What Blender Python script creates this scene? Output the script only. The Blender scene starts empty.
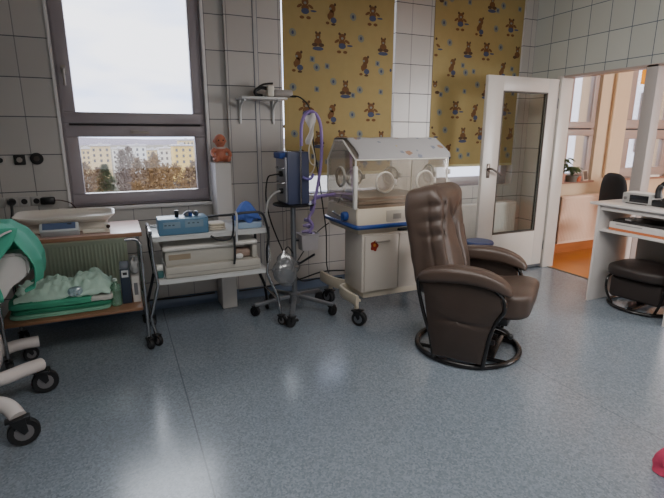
import bpy, bmesh, math, random
from math import sin, cos, pi, radians
from mathutils import Vector, Matrix, noise

random.seed(7)
SC = bpy.context.scene
COL = SC.collection

# ------------------------------------------------------------------ materials
def lin(c):
    def f(v):
        v /= 255.0
        return v / 12.92 if v <= 0.04045 else ((v + 0.055) / 1.055) ** 2.4
    return (f(c[0]), f(c[1]), f(c[2]), 1.0)

class NT:
    """tiny node-tree helper"""
    def __init__(s, name):
        s.m = bpy.data.materials.new(name); s.m.use_nodes = True
        s.t = s.m.node_tree; s.t.nodes.clear()
        s.out = s.t.nodes.new('ShaderNodeOutputMaterial')
    def n(s, kind, **kw):
        nd = s.t.nodes.new(kind)
        for k, v in kw.items():
            if k.startswith('i_'):
                nd.inputs[k[2:].replace('_', ' ')].default_value = v
            else: setattr(nd, k, v)
        return nd
    def l(s, a, b): s.t.links.new(a, b)
    def math(s, op, a, b=None, c=None):
        nd = s.n('ShaderNodeMath', operation=op)
        for i, v in enumerate((a, b, c)):
            if v is None: continue
            if isinstance(v, (int, float)): nd.inputs[i].default_value = v
            else: s.l(v, nd.inputs[i])
        return nd.outputs[0]
    def mix(s, fac, a, b):
        nd = s.n('ShaderNodeMix', data_type='RGBA')
        for sock, v in ((nd.inputs[0], fac), (nd.inputs[6], a), (nd.inputs[7], b)):
            if isinstance(v, (int, float, tuple)): sock.default_value = v
            else: s.l(v, sock)
        return nd.outputs[2]
    def noise(s, vec, scale, detail=3.0, rough=.55):
        nd = s.n('ShaderNodeTexNoise'); nd.inputs['Scale'].default_value = scale
        nd.inputs['Detail'].default_value = detail; nd.inputs['Roughness'].default_value = rough
        if vec is not None: s.l(vec, nd.inputs['Vector'])
        return nd.outputs['Fac']
    def bsdf(s, col=None, rough=.5, metal=0., spec=.5, **kw):
        b = s.n('ShaderNodeBsdfPrincipled')
        if col is not None:
            if isinstance(col, tuple): b.inputs['Base Color'].default_value = col
            else: s.l(col, b.inputs['Base Color'])
        if isinstance(rough, (int, float)): b.inputs['Roughness'].default_value = rough
        else: s.l(rough, b.inputs['Roughness'])
        b.inputs['Metallic'].default_value = metal
        b.inputs['Specular IOR Level'].default_value = spec
        for k, v in kw.items(): b.inputs[k.replace('_', ' ')].default_value = v
        s.l(b.outputs[0], s.out.inputs[0])
        return b
    def bump(s, b, h, strength=.3, dist=.01):
        nd = s.n('ShaderNodeBump'); nd.inputs['Strength'].default_value = strength
        nd.inputs['Distance'].default_value = dist
        s.l(h, nd.inputs['Height']); s.l(nd.outputs[0], b.inputs['Normal'])

MATS = {}
def M(name, col, rough=.5, metal=0., var=.12, vs=6., bump=0., bs=60., spec=.5, trans=0., **kw):
    """procedural material: base colour broken up with noise, optional fine bump"""
    if name in MATS: return MATS[name]
    k = NT(name)
    co = k.n('ShaderNodeTexCoord').outputs['Object']
    nz = k.noise(co, vs, 4.)
    c = lin(col)
    d = tuple(v * (1 - var) for v in c[:3]) + (1,)
    e = tuple(min(1, v * (1 + var)) for v in c[:3]) + (1,)
    b = k.bsdf(k.mix(nz, d, e), rough, metal, spec, **kw)
    if bump: k.bump(b, k.noise(co, bs, 3.), bump, .01)
    if trans:
        tl = k.n('ShaderNodeBsdfTranslucent'); tl.inputs[0].default_value = c
        mx = k.n('ShaderNodeMixShader'); mx.inputs[0].default_value = trans
        k.l(b.outputs[0], mx.inputs[1]); k.l(tl.outputs[0], mx.inputs[2]); k.l(mx.outputs[0], k.out.inputs[0])
    MATS[name] = k.m
    return k.m

def clear(name, tint, opac=.1, gloss=.08, rough=.03, diff=None, fres=.5):
    """thin clear sheet: see-through with a weak reflection and, if asked, a milky share"""
    if name in MATS: return MATS[name]
    k = NT(name)
    tr = k.n('ShaderNodeBsdfTransparent'); tr.inputs[0].default_value = lin(tint)
    gl = k.n('ShaderNodeBsdfGlossy'); gl.inputs[0].default_value = (1, 1, 1, 1); gl.inputs['Roughness'].default_value = rough
    fr = k.n('ShaderNodeLayerWeight'); fr.inputs[0].default_value = .25
    fac = k.math('ADD', k.math('MULTIPLY', fr.outputs['Fresnel'], fres), gloss * .5)
    mx = k.n('ShaderNodeMixShader'); k.l(fac, mx.inputs[0]); k.l(tr.outputs[0], mx.inputs[1]); k.l(gl.outputs[0], mx.inputs[2])
    o = mx.outputs[0]
    if diff:
        df = k.n('ShaderNodeBsdfPrincipled')
        co = k.n('ShaderNodeTexCoord').outputs['Object']
        c = lin(diff)
        k.l(k.mix(k.noise(co, 25., 3.), tuple(v * .7 for v in c[:3]) + (1,), c), df.inputs['Base Color']); df.inputs['Roughness'].default_value = .35
        m2 = k.n('ShaderNodeMixShader'); m2.inputs[0].default_value = opac
        k.l(o, m2.inputs[1]); k.l(df.outputs[0], m2.inputs[2]); o = m2.outputs[0]
    k.l(o, k.out.inputs[0]); MATS[name] = k.m
    return k.m

def tiles(name, axis, phase_h, col, joint, pitch_h=.2115, pitch_v=.2625, phase_v=1.27, w=.0065, rough=.34, faint=1.):
    """glazed wall tiles laid in a straight grid over world position; axis = horizontal world axis"""
    k = NT(name)
    pos = k.n('ShaderNodeNewGeometry').outputs['Position']
    sp = k.n('ShaderNodeSeparateXYZ'); k.l(pos, sp.inputs[0])
    def cell(v, ph, pt):
        u = k.math('DIVIDE', k.math('SUBTRACT', v, ph - 50 * pt), pt)
        fr = k.math('FRACT', u)
        d = k.math('MINIMUM', fr, k.math('SUBTRACT', 1., fr))
        return k.math('FLOOR', u), k.math('MULTIPLY', d, pt)
    ih, dh = cell(sp.outputs[axis], phase_h, pitch_h)
    iv, dv = cell(sp.outputs['Z'], phase_v, pitch_v)
    dm = k.math('MINIMUM', dh, dv)
    jm = k.math('MAXIMUM', k.math('LESS_THAN', dv, w / 2), k.math('MULTIPLY', k.math('LESS_THAN', dh, w / 2), faint))
    cb = k.n('ShaderNodeCombineXYZ'); k.l(ih, cb.inputs[0]); k.l(iv, cb.inputs[1])
    wn = k.n('ShaderNodeTexWhiteNoise', noise_dimensions='3D'); k.l(cb.outputs[0], wn.inputs[0])
    c = lin(col)
    tone = k.mix(wn.outputs['Value'], tuple(v * .93 for v in c[:3]) + (1,), tuple(min(1, v * 1.04) for v in c[:3]) + (1,))
    tone = k.mix(k.math('MULTIPLY', k.noise(pos, 9., 4.), .35), tone, tuple(v * .82 for v in c[:3]) + (1,))
    colr = k.mix(jm, tone, lin(joint))
    b = k.bsdf(colr, k.math('ADD', rough, k.math('MULTIPLY', jm, .5)), 0, .5)
    edge = k.math('MINIMUM', k.math('DIVIDE', dm, .006), 1.)
    k.bump(b, edge, .35, .002)
    MATS[name] = k.m
    return k.m

def vinyl():
    k = NT('blue_grey_speckled_vinyl')
    pos = k.n('ShaderNodeNewGeometry').outputs['Position']
    sp = k.n('ShaderNodeSeparateXYZ'); k.l(pos, sp.inputs[0])
    vc = k.n('ShaderNodeTexVoronoi'); vc.inputs['Scale'].default_value = 120.; k.l(pos, vc.inputs['Vector'])
    fine = k.math('ADD', k.math('MULTIPLY', vc.outputs['Color'], .7), k.math('MULTIPLY', k.noise(pos, 40., 2.), .3))
    rmp = k.n('ShaderNodeValToRGB')
    rmp.color_ramp.elements[0].position = .10; rmp.color_ramp.elements[0].color = lin((97, 106, 114))
    rmp.color_ramp.elements[1].position = .75; rmp.color_ramp.elements[1].color = lin((134, 144, 153))
    k.l(fine, rmp.inputs[0])
    v = k.n('ShaderNodeTexVoronoi'); v.inputs['Scale'].default_value = 70.; k.l(pos, v.inputs['Vector'])
    speck = k.math('LESS_THAN', v.outputs['Distance'], .18)
    c = k.mix(k.math('MULTIPLY', speck, .35), rmp.outputs[0], lin((82, 90, 102)))
    c = k.mix(k.math('MULTIPLY', k.noise(pos, 1.7, 4.), .35), c, lin((114, 124, 138)))
    sx = k.math('ABSOLUTE', k.math('SUBTRACT', sp.outputs['X'], .227))
    sx2 = k.math('ABSOLUTE', k.math('SUBTRACT', sp.outputs['X'], 2.227))
    seam = k.math('LESS_THAN', k.math('MINIMUM', sx, k.math('ADD', sx2, .0015)), .0035)
    c = k.mix(k.math('MULTIPLY', seam, .5), c, lin((48, 56, 66)))
    rg = k.math('ADD', .20, k.math('MULTIPLY', k.noise(pos, 2.5, 2.), .06))
    b = k.bsdf(c, rg, 0, .55)
    b.inputs['Coat Weight'].default_value = .22; b.inputs['Coat Roughness'].default_value = .16
    k.bump(b, k.noise(pos, 5., 2.), .015, .004)
    MATS['vinyl'] = k.m
    return k.m

def wood(name, c1, c2, rough=.4, scale=3.):
    k = NT(name)
    co = k.n('ShaderNodeTexCoord').outputs['Object']
    mp = k.n('ShaderNodeMapping'); mp.inputs['Scale'].default_value = (1, 9, 9); k.l(co, mp.inputs[0])
    b = k.bsdf(k.mix(k.noise(mp.outputs[0], scale, 5.), lin(c1), lin(c2)), rough)
    MATS[name] = k.m
    return k.m

def printed_cloth(name, base, spots, scale=9.):
    """pale baby print: soft coloured blobs scattered on cloth"""
    k = NT(name)
    co = k.n('ShaderNodeTexCoord').outputs['Object']
    c = lin(base)
    for i, (cl, th, off) in enumerate(spots):
        mp = k.n('ShaderNodeMapping'); mp.inputs['Location'].default_value = (off, off * 1.7, off * .6); k.l(co, mp.inputs[0])
        v = k.n('ShaderNodeTexVoronoi'); v.inputs['Scale'].default_value = scale; k.l(mp.outputs[0], v.inputs['Vector'])
        m = k.math('LESS_THAN', k.math('ADD', v.outputs['Distance'], k.math('MULTIPLY', k.noise(co, 60.), .25)), th)
        c = k.mix(k.math('MULTIPLY', m, .75), c, lin(cl))
    b = k.bsdf(c, .85, 0, .2)
    MATS[name] = k.m
    return k.m

# ------------------------------------------------------------------ mesh helpers
class B:
    """collects shapes into one bmesh; several material slots are possible through .slot"""
    def __init__(s): s.bm = bmesh.new(); s.slot = 0
    def _face(s, vs):
        try: f = s.bm.faces.new(vs); f.material_index = s.slot; return f
        except ValueError: return None
    def mesh(s, verts, faces):
        vs = [s.bm.verts.new(v) for v in verts]
        for f in faces: s._face([vs[i] for i in f])
        return vs
    def box(s, x0, x1, y0, y1, z0, z1, bev=0., seg=2, mat=None):
        t = bmesh.new()
        bmesh.ops.create_cube(t, size=1)
        for v in t.verts: v.co = Vector(((x0 + x1) / 2 + v.co.x * (x1 - x0), (y0 + y1) / 2 + v.co.y * (y1 - y0), (z0 + z1) / 2 + v.co.z * (z1 - z0)))
        if bev: bmesh.ops.bevel(t, geom=t.edges[:], offset=min(bev, .49 * min(x1 - x0, y1 - y0, z1 - z0)), segments=seg, profile=.5, affect='EDGES')
        s.add(t, mat); return s
    def add(s, t, mat=None):
        t.verts.index_update()
        vs = [s.bm.verts.new((mat @ v.co) if mat else v.co) for v in t.verts]
        for f in t.faces: s._face([vs[v.index] for v in f.verts])
        t.free()
    def tube(s, pts, r, n=8, closed=False, caps=True):
        pts = [Vector(p) for p in pts]; m = len(pts)
        rr = r if isinstance(r, (list, tuple)) else [r] * m
        rings = []; prev = None
        for i, p in enumerate(pts):
            if closed: t = pts[(i + 1) % m] - pts[i - 1]
            else: t = pts[min(i + 1, m - 1)] - pts[max(i - 1, 0)]
            if t.length < 1e-9: t = Vector((0, 0, 1))
            t.normalize()
            if prev is None:
                a = Vector((0, 0, 1)) if abs(t.z) < .9 else Vector((1, 0, 0))
                u = t.cross(a).normalized()
            else:
                u = (prev - t * prev.dot(t))
                u = u.normalized() if u.length > 1e-6 else t.orthogonal().normalized()
            prev = u; w = t.cross(u)
            rings.append([s.bm.verts.new(p + (u * cos(2 * pi * j / n) + w * sin(2 * pi * j / n)) * rr[i]) for j in range(n)])
        for i in range(m if closed else m - 1):
            a, b = rings[i], rings[(i + 1) % m]
            for j in range(n): s._face([a[j], a[(j + 1) % n], b[(j + 1) % n], b[j]])
        if caps and not closed: s._face(rings[0][::-1]); s._face(rings[-1])
        return s
    def ribbon(s, pts, w, h, up=(0, 0, 1)):
        """sweep of a rectangle w (sideways) x h (along up) along a path"""
        pts = [Vector(p) for p in pts]; m = len(pts); up = Vector(up); rings = []
        for i, p in enumerate(pts):
            t = (pts[min(i + 1, m - 1)] - pts[max(i - 1, 0)]).normalized()
            sd = t.cross(up).normalized(); u2 = sd.cross(t).normalized()
            rings.append([s.bm.verts.new(p + sd * a * w / 2 + u2 * b * h / 2) for a, b in ((-1, -.6), (-.7, -1), (.7, -1), (1, -.6), (1, .6), (.7, 1), (-.7, 1), (-1, .6))])
        for i in range(m - 1):
            for j in range(8): s._face([rings[i][j], rings[i][(j + 1) % 8], rings[i + 1][(j + 1) % 8], rings[i + 1][j]])
        s._face(rings[0][::-1]); s._face(rings[-1]); return s
    def lathe(s, prof, c=(0, 0, 0), n=24, axis='Z', mat=None):
        """profile of (radius, height) turned about an axis through c"""
        c = Vector(c); rings = []
        for r, h in prof:
            ring = []
            for j in range(n):
                a = 2 * pi * j / n
                p = {'Z': (r * cos(a), r * sin(a), h), 'Y': (r * cos(a), h, r * sin(a)), 'X': (h, r * cos(a), r * sin(a))}[axis]
                p = Vector(p)
                if mat: p = mat @ p
                ring.append(s.bm.verts.new(c + p))
            rings.append(ring)
        for a, b in zip(rings, rings[1:]):
            for j in range(n): s._face([a[j], a[(j + 1) % n], b[(j + 1) % n], b[j]])
        s._face(rings[0][::-1]); s._face(rings[-1]); return s
    def prism(s, poly, fn0, fn1):
        """closed polygon extruded between two mappings of its 2-D points"""
        a = [s.bm.verts.new(fn0(p)) for p in poly]; b = [s.bm.verts.new(fn1(p)) for p in poly]; n = len(poly)
        s._face(a[::-1]); s._face(b)
        for j in range(n): s._face([a[j], a[(j + 1) % n], b[(j + 1) % n], b[j]])
        return s
    def grid(s, fn, nu, nv, closed_u=False):
        vs = [[s.bm.verts.new(fn(i / nu, j / nv)) for j in range(nv + 1)] for i in range(nu + (0 if closed_u else 1))]
        L = len(vs)
        for i in range(nu):
            for j in range(nv): s._face([vs[i][j], vs[(i + 1) % L][j], vs[(i + 1) % L][j + 1], vs[i][j + 1]])
        return s
    def ball(s, c, r, n=12, mat=None):
        t = bmesh.new(); bmesh.ops.create_uvsphere(t, u_segments=n, v_segments=max(6, n * 2 // 3), radius=1)
        r = r if isinstance(r, (tuple, list)) else (r, r, r)
        for v in t.verts:
            q = Vector((v.co.x * r[0], v.co.y * r[1], v.co.z * r[2]))
            v.co = Vector(c) + ((mat @ q) if mat else q)
        s.add(t); return s
    def pillow(s, c, half, e=4., n=10, fn=None, mat=None):
        """rounded cushion: a cube drawn towards a superellipsoid, then shaped by fn(point in -1..1) -> offset"""
        t = bmesh.new(); bmesh.ops.create_cube(t, size=2)
        bmesh.ops.subdivide_edges(t, edges=t.edges[:], cuts=n, use_grid_fill=True)
        for v in t.verts:
            p = v.co.copy(); m = max(abs(p.x), abs(p.y), abs(p.z))
            l = (abs(p.x) ** e + abs(p.y) ** e + abs(p.z) ** e) ** (1 / e)
            p = p * (m / l)
            q = Vector((p.x * half[0], p.y * half[1], p.z * half[2]))
            if fn: q += Vector(fn(p))
            v.co = Vector(c) + ((mat @ q) if mat else q)
        s.add(t); return s

def spline(pts, n=6, closed=False):
    P = [Vector(p) for p in pts]; out = []; m = len(P)
    for i in range(m if closed else m - 1):
        if closed: a, b, c, d = P[i - 1], P[i], P[(i + 1) % m], P[(i + 2) % m]
        else: a, b, c, d = P[max(i - 1, 0)], P[i], P[i + 1], P[min(i + 2, m - 1)]
        for k in range(n):
            t = k / n
            out.append(.5 * ((2 * b) + (c - a) * t + (2 * a - 5 * b + 4 * c - d) * t * t + (3 * b - a - 3 * c + d) * t ** 3))
    if not closed: out.append(P[-1])
    return out

def fin(ob, smooth=True, ang=38):
    me = ob.data
    if smooth:
        for p in me.polygons: p.use_smooth = True
        try: me.set_sharp_from_angle(angle=radians(ang))
        except Exception: pass

def build(b, name, mats, parent=None, local=False, smooth=True, ang=38, base=None):
    """link the collected shapes as ONE object. Children are written in world metres unless local; a top-level mesh gets its origin at its base"""
    bm = b.bm
    bmesh.ops.recalc_face_normals(bm, faces=bm.faces[:])
    ob = bpy.data.objects.new(name, bpy.data.meshes.new(name))
    if parent is not None:
        ob.parent = parent
        if not local:
            o = Vector(WL[parent.name]); bmesh.ops.translate(bm, verts=bm.verts[:], vec=-o)
            WL[ob.name] = o
        else: WL[ob.name] = Vector((0, 0, 0))
    else:
        if base is None:
            xs = [v.co.x for v in bm.verts]; ys = [v.co.y for v in bm.verts]; zs = [v.co.z for v in bm.verts]
            base = ((min(xs) + max(xs)) / 2, (min(ys) + max(ys)) / 2, min(zs))
        o = Vector(base); bmesh.ops.translate(bm, verts=bm.verts[:], vec=-o)
        ob.location = o; WL[ob.name] = o
    bm.to_mesh(ob.data); bm.free()
    for m in (mats if isinstance(mats, (list, tuple)) else [mats]): ob.data.materials.append(m)
    COL.objects.link(ob)
    fin(ob, smooth, ang)
    return ob
WL = {}

def tag(o, label=None, cat=None, group=None, kind=None):
    for k, v in (('label', label), ('category', cat), ('group', group), ('kind', kind)):
        if v: o[k] = v
    return o
def thing(name, label, cat, loc, rz=0., group=None, kind=None):
    o = bpy.data.objects.new(name, None); COL.objects.link(o)
    o.location = loc; o.rotation_euler = (0, 0, rz); o.empty_display_size = .1
    WL[o.name] = Vector(loc)
    return tag(o, label, cat, group, kind)
def struct(name, loc):
    o = bpy.data.objects.new(name, None); COL.objects.link(o); o.location = loc; WL[o.name] = Vector(loc); o['kind'] = 'structure'; return o
def copy_tree(o, parent=None):
    c = o.copy(); COL.objects.link(c); c.parent = parent; WL[c.name] = WL[o.name]
    for ch in list(o.children): copy_tree(ch, c)
    return c
def box(*a, **k): return B().box(*a, **k)
def tube(*a, **k): return B().tube(*a, **k)

# ------------------------------------------------------------------ palette
TILE_B = tiles('pale_grey_glazed_tiles', 'X', .077, (190, 184, 178), (88, 88, 94), faint=.6)
TILE_P = tiles('pale_grey_pier_tiles', 'X', .8755, (190, 184, 178), (88, 88, 94), pitch_h=.2125, faint=.6)
TILE_R = tiles('pale_green_grey_glazed_tiles', 'Y', 3.789, (178, 179, 172), (84, 94, 106), pitch_h=.2125)
FLOOR = vinyl()
ORANGE_FLOOR = M('orange_brown_vinyl', (196, 120, 48), .3, var=.15)
SKIRT = M('blue_grey_vinyl_skirting', (92, 108, 132), .4)
PLASTER = M('white_ceiling_paint', (222, 220, 214), .9)
CREAM = M('cream_wall_paint', (208, 184, 154), .8, var=.05)
PVC = M('white_pvc_profile', (158, 148, 151), .35, var=.04)
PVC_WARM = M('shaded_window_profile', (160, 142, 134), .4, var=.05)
DOORWHITE = M('white_door_paint', (190, 184, 177), .35, var=.05)
GLASS = clear('window_glass', (250, 252, 252), 0, .06)
DOORGLASS = clear('door_glass', (244, 247, 246), 0, .03, fres=.12)
RUBBER = M('black_rubber', (22, 22, 24), .6)
BLACK = M('black_plastic', (20, 20, 22), .4)
STEEL = M('chromed_steel', (170, 170, 172), .22, 1., var=.05)
DULLSTEEL = M('dull_grey_metal', (128, 130, 134), .4, .7, var=.08)
WHITEMETAL = M('white_enamel', (206, 206, 204), .35, var=.04)
GREYHUB = M('grey_wheel_hub', (108, 106, 108), .5)
BEIGE = M('beige_machine_plastic', (204, 192, 172), .4, var=.04)
CREAMWHITE = M('ivory_plastic', (216, 210, 196), .4, var=.04)
BLUE = M('blue_bumper_plastic', (36, 70, 140), .4)
CABINET = M('warm_white_laminate', (206, 196, 184), .4, var=.04)
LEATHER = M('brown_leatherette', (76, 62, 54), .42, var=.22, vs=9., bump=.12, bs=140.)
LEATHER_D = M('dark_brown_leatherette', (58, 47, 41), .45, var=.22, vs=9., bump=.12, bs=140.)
BLACKTUBE = M('black_lacquered_tube', (24, 22, 22), .25)

# ------------------------------------------------------------------ room shell
def room():
    D = 4.0
    w = B()
    op = [(-.36, .70), (1.335, 2.44), (2.86, 4.0), (4.76, 5.29), (5.80, 6.75)]
    sill, head = .872, 2.86
    x = -2.4
    for a, b_ in op:
        if x < 4.2 < a: w.box(x, 4.22, D, D + .28, 0, 3.0); x = 4.22
        w.box(x, a, D, D + .28, 0, 3.0); x = b_
        w.box(a, b_, D, D + .28, 0, sill); w.box(a, b_, D, D + .28, head, 3.0)
    w.box(x, 8.4, D, D + .28, 0, 3.0)
    o = build(w, 'wall_back', [TILE_B, CREAM], smooth=False, base=(0, D, 0)); o['kind'] = 'structure'
    for p in o.data.polygons:                                # beyond the glazed tiles the neighbouring room is painted
        if p.center.x > 4.2: p.material_index = 1
    o = build(box(.858, 1.325, 3.965, D - .001, 0, 3.0), 'wall_pier', TILE_P, smooth=False); o['kind'] = 'structure'   # slightly proud pier beside the first window
    w = B()
    w.box(4.16, 4.28, -2.6, .45, 0, 3.0).box(4.16, 4.28, .45, 3.64, 1.985, 3.0).box(4.16, 4.28, 3.64, 4.0, 0, 3.0)  # unseen near edge of the opening set to shade the left tiles
    w.bm.normal_update()
    o = build(w, 'wall_right', [TILE_R], smooth=False, base=(4.16, 0, 0)); o['kind'] = 'structure'
    o = build(box(-2.5, -2.4, -2.6, 4.28, 0, 3.0), 'wall_left', M('grey_green_wall_tile', (150, 150, 146), .3), smooth=False); o['kind'] = 'structure'
    o = build(box(-2.5, 8.4, -2.7, -2.6, 0, 3.0), 'wall_front', M('front_wall_paint', (196, 194, 190), .7), smooth=False); o['kind'] = 'structure'
    o = build(box(8.3, 8.4, -2.6, 4.0, 0, 3.0), 'wall_far', CREAM, smooth=False); o['kind'] = 'structure'
    o = build(box(-2.5, 8.4, -2.7, 4.28, 3.0, 3.1), 'ceiling', PLASTER, smooth=False); o['kind'] = 'structure'
    o = build(box(-2.5, 4.21, -2.7, 4.0, -.1, 0), 'floor', FLOOR, smooth=False); o['kind'] = 'structure'
    o = build(box(4.21, 8.4, -2.7, 4.0, -.1, .001), 'floor_orange', ORANGE_FLOOR, smooth=False); o['kind'] = 'structure'
    # coved vinyl skirting
    b = B()
    prof = [(0, 0), (-.05, 0), (-.03, .008), (-.014, .03), (-.01, .075), (0, .078)]
    for x0, x1, y in ((-2.4, .855, D), (1.328, 4.16, D), (.85, 1.33, D - .035)):
        b.prism(prof, lambda p: Vector((x0, y + p[0], p[1])), lambda p: Vector((x1, y + p[0], p[1])))
    o = build(b, 'baseboard_back', SKIRT); o['kind'] = 'structure'
    o = build(box(4.28, 8.3, D - .02, D, .001, .13), 'baseboard_far_room', wood('orange_wood', (150, 82, 34), (186, 110, 52)), smooth=False); o['kind'] = 'structure'
    # post of the wide opening and door jamb
    o = build(box(4.15, 4.26, 2.65, 2.755, 0, 1.985, bev=.006), 'trim_1', M('post_paint', (156, 148, 144), .5, var=.04)); o['kind'] = 'structure'
    b = box(4.13, 4.29, 3.575, 3.64, 0, 1.985, bev=.006)
    o = build(b, 'trim_2', DOORWHITE); o['kind'] = 'structure'
    o = build(box(4.15, 4.29, .45, 3.64, 1.965, 1.985), 'trim_3', PVC_WARM, smooth=False); o['kind'] = 'structure'
    o = build(box(4.2, 4.222, .45, 3.575, .0, .006), 'trim_4', M('metal_threshold', (120, 110, 100), .4, .6), smooth=False); o['kind'] = 'structure'

def window(n, x0, x1, z0=.872, z1=2.80, split=1.483, warm=False, handle=True, fw=.10, y=4.035, sill_col=None, ow=.045):
    pv = PVC_WARM if warm else PVC
    r = struct('window_%d' % n, (x0, y, z0))
    def ring(a, b, c, d, wd, y0, y1):
        q = B(); q.box(a, b, y0, y1, c, c + wd, bev=.006).box(a, b, y0, y1, d - wd, d, bev=.006)
        q.box(a, a + wd, y0, y1, c + wd, d - wd, bev=.006).box(b - wd, b, y0, y1, c + wd, d - wd, bev=.006); return q
    build(ring(x0, x1, z0, z1, ow, y, y + .07), 'window_frame', pv, r)
    build(box(x0 + .01, x1 - .01, y + .02, y + .07, split - .014, split + .014), 'transom', M('dark_window_gap', (64, 58, 60), .6), r)
    for nm, c, d in (('sash', z0 + .02, split - .008), ('sash', split + .008, z1 - .02)):
        s = build(ring(x0 + .018, x1 - .018, c, d, fw - .018, y - .018, y + .045), nm, pv, r)
        build(box(x0 + fw - .01, x1 - fw + .01, y + .012, y + .018, c + fw - .03, d - fw + .03), 'pane', GLASS, s, smooth=False)
        if handle:
            if c < split - .1: hx, hz, vert = (x0 + x1) / 2 - .03, d - .045, False
            else: hx, hz, vert = x0 + .058, 1.86, True
            h = B()
            h.box(hx - .016, hx + .016, y - .03, y - .017, hz - .03, hz + .03, bev=.004) if vert else h.box(hx - .03, hx + .03, y - .03, y - .017, hz - .016, hz + .016, bev=.004)
            h.tube(spline([(hx, y - .028, hz), (hx, y - .055, hz), (hx, y - .06, hz - .02 if vert else hz), (hx if vert else hx + .1, y - .06, hz - .11 if vert else hz - .004)], 4), .009, 8)
            build(h, 'handle', M('dull_window_handle', (166, 156, 148), .4), s)
    build(box(x0 - .03, x1 + .02, y - .075, y + .01, z0 - .022, z0 + .004, bev=.004), 'window_sill', sill_col or M('white_sill', (216, 212, 208), .35, var=.03), r)
    return r

def blind(x0, x1, z0, z1, label, seed):
    """roller blind, yellow with small bears, clocks and blocks printed on it"""
    y = 4.012
    r = thing('roller_blind', label, 'blind', (x0, y, z0))
    cloth = M('yellow_blind_cloth', (164, 144, 94), .8, var=.10, vs=14., trans=.09)
    brown = M('printed_brown', (112, 76, 42), .85, trans=.05); dk = M('printed_dark_brown', (84, 60, 40), .85, trans=.06)
    blu = M('printed_slate_blue', (72, 78, 104), .85, trans=.06); gry = M('printed_pale_grey', (128, 130, 118), .85, trans=.06)
    b = B(); b.box(x0, x1, y, y + .003, z0, z1)
    def disc(cx, cz, rx, rz, slot, k, n=12, rot=0.):
        b.slot = slot
        pts = []
        for j in range(n):
            a = 2 * pi * j / n; px, pz = rx * cos(a), rz * sin(a)
            pts.append((cx + px * cos(rot) - pz * sin(rot), cz + px * sin(rot) + pz * cos(rot)))
        for u, v in pts:
            if u < x0 + .002 or u > x1 - .002 or v < z0 + .01 or v > z1: b.slot = 0; return
        b.mesh([(u, y - .0012 - .0004 * k, v) for u, v in pts], [tuple(range(n))]); b.slot = 0
    def bear(cx, cz, kind):
        if kind == 0:      # standing, arms out, blue trousers
            disc(cx, cz + .045, .032, .030, 1, 1); disc(cx - .026, cz + .072, .012, .012, 2, 2); disc(cx + .026, cz + .072, .012, .012, 2, 2)
            disc(cx, cz + .037, .014, .011, 3, 3, 8); disc(cx - .05, cz + .012, .028, .012, 1, 1, 8, .5); disc(cx + .05, cz + .012, .028, .012, 1, 1, 8, -.5)
            disc(cx, cz, .034, .026, 1, 2); disc(cx, cz - .026, .036, .024, 4, 3); disc(cx - .03, cz - .075, .022, .013, 1, 1, 8); disc(cx + .03, cz - .075, .022, .013, 1, 1, 8)
            disc(cx + .075, cz - .02, .03, .008, 4, 1, 8)
        elif kind == 1:    # seen from the side
            disc(cx, cz + .05, .030, .034, 1, 1, 12, .3); disc(cx + .025, cz + .08, .011, .013, 2, 2, 8); disc(cx - .018, cz + .045, .012, .01, 3, 3, 8)
            disc(cx - .01, cz + .0, .026, .036, 1, 1, 12, -.3); disc(cx - .032, cz - .02, .014, .026, 1, 2, 8, .3); disc(cx + .012, cz - .045, .028, .024, 4, 2); disc(cx + .01, cz - .078, .022, .01, 2, 1, 8); disc(cx - .045, cz - .07, .018, .012, 1, 1, 8)
        else:              # sitting on a blue cushion
            disc(cx, cz + .06, .024, .028, 1, 1); disc(cx - .018, cz + .085, .009, .012, 2, 2, 8); disc(cx + .018, cz + .085, .009, .012, 2, 2, 8)
            disc(cx, cz + .05, .011, .009, 3, 3, 8); disc(cx, cz + .012, .036, .032, 1, 1); disc(cx - .03, cz - .012, .028, .016, 2, 2, 8); disc(cx + .03, cz - .012, .028, .016, 2, 2, 8)
            disc(cx, cz - .042, .052, .016, 4, 1)
    ox, oz = (x0 + .205, 1.62) if seed == 0 else (x0 + .30, 1.66)
    PX, PZ = .645, .825
    el = [(0, 0, 0), (.25, -.03, 1), (.115, -.27, 2), (.345, -.25, 0), (.58, -.43, 1), (.38, .17, 2)]
    sq = [(-.12, .19), (.10, .18), (.26, .25), (.455, .14), (.45, -.03), (.20, -.45), (.53, -.20), (.06, -.40), (.10, .36)]
    for i in range(-2, 3):
        for j in range(-1, 3):
            for ex, ez, kd in el: bear(ox + ex + i * PX, oz + ez + j * PZ, kd)
            for q, (ex, ez) in enumerate(sq):
                cx, cz = ox + ex + i * PX, oz + ez + j * PZ
                disc(cx, cz, .031, .034, 3, 1, 4 if q % 2 else 12, .7); disc(cx, cz, .012, .016, 4, 2, 6)
    build(b, 'blind_cloth', [cloth, brown, dk, gry, blu], r, smooth=False)
    build(box(x0, x1, y - .006, y + .010, z0 - .014, z0 + .012, bev=.004), 'bottom_bar', M('pale_bar', (196, 184, 140), .5), r)

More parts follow.
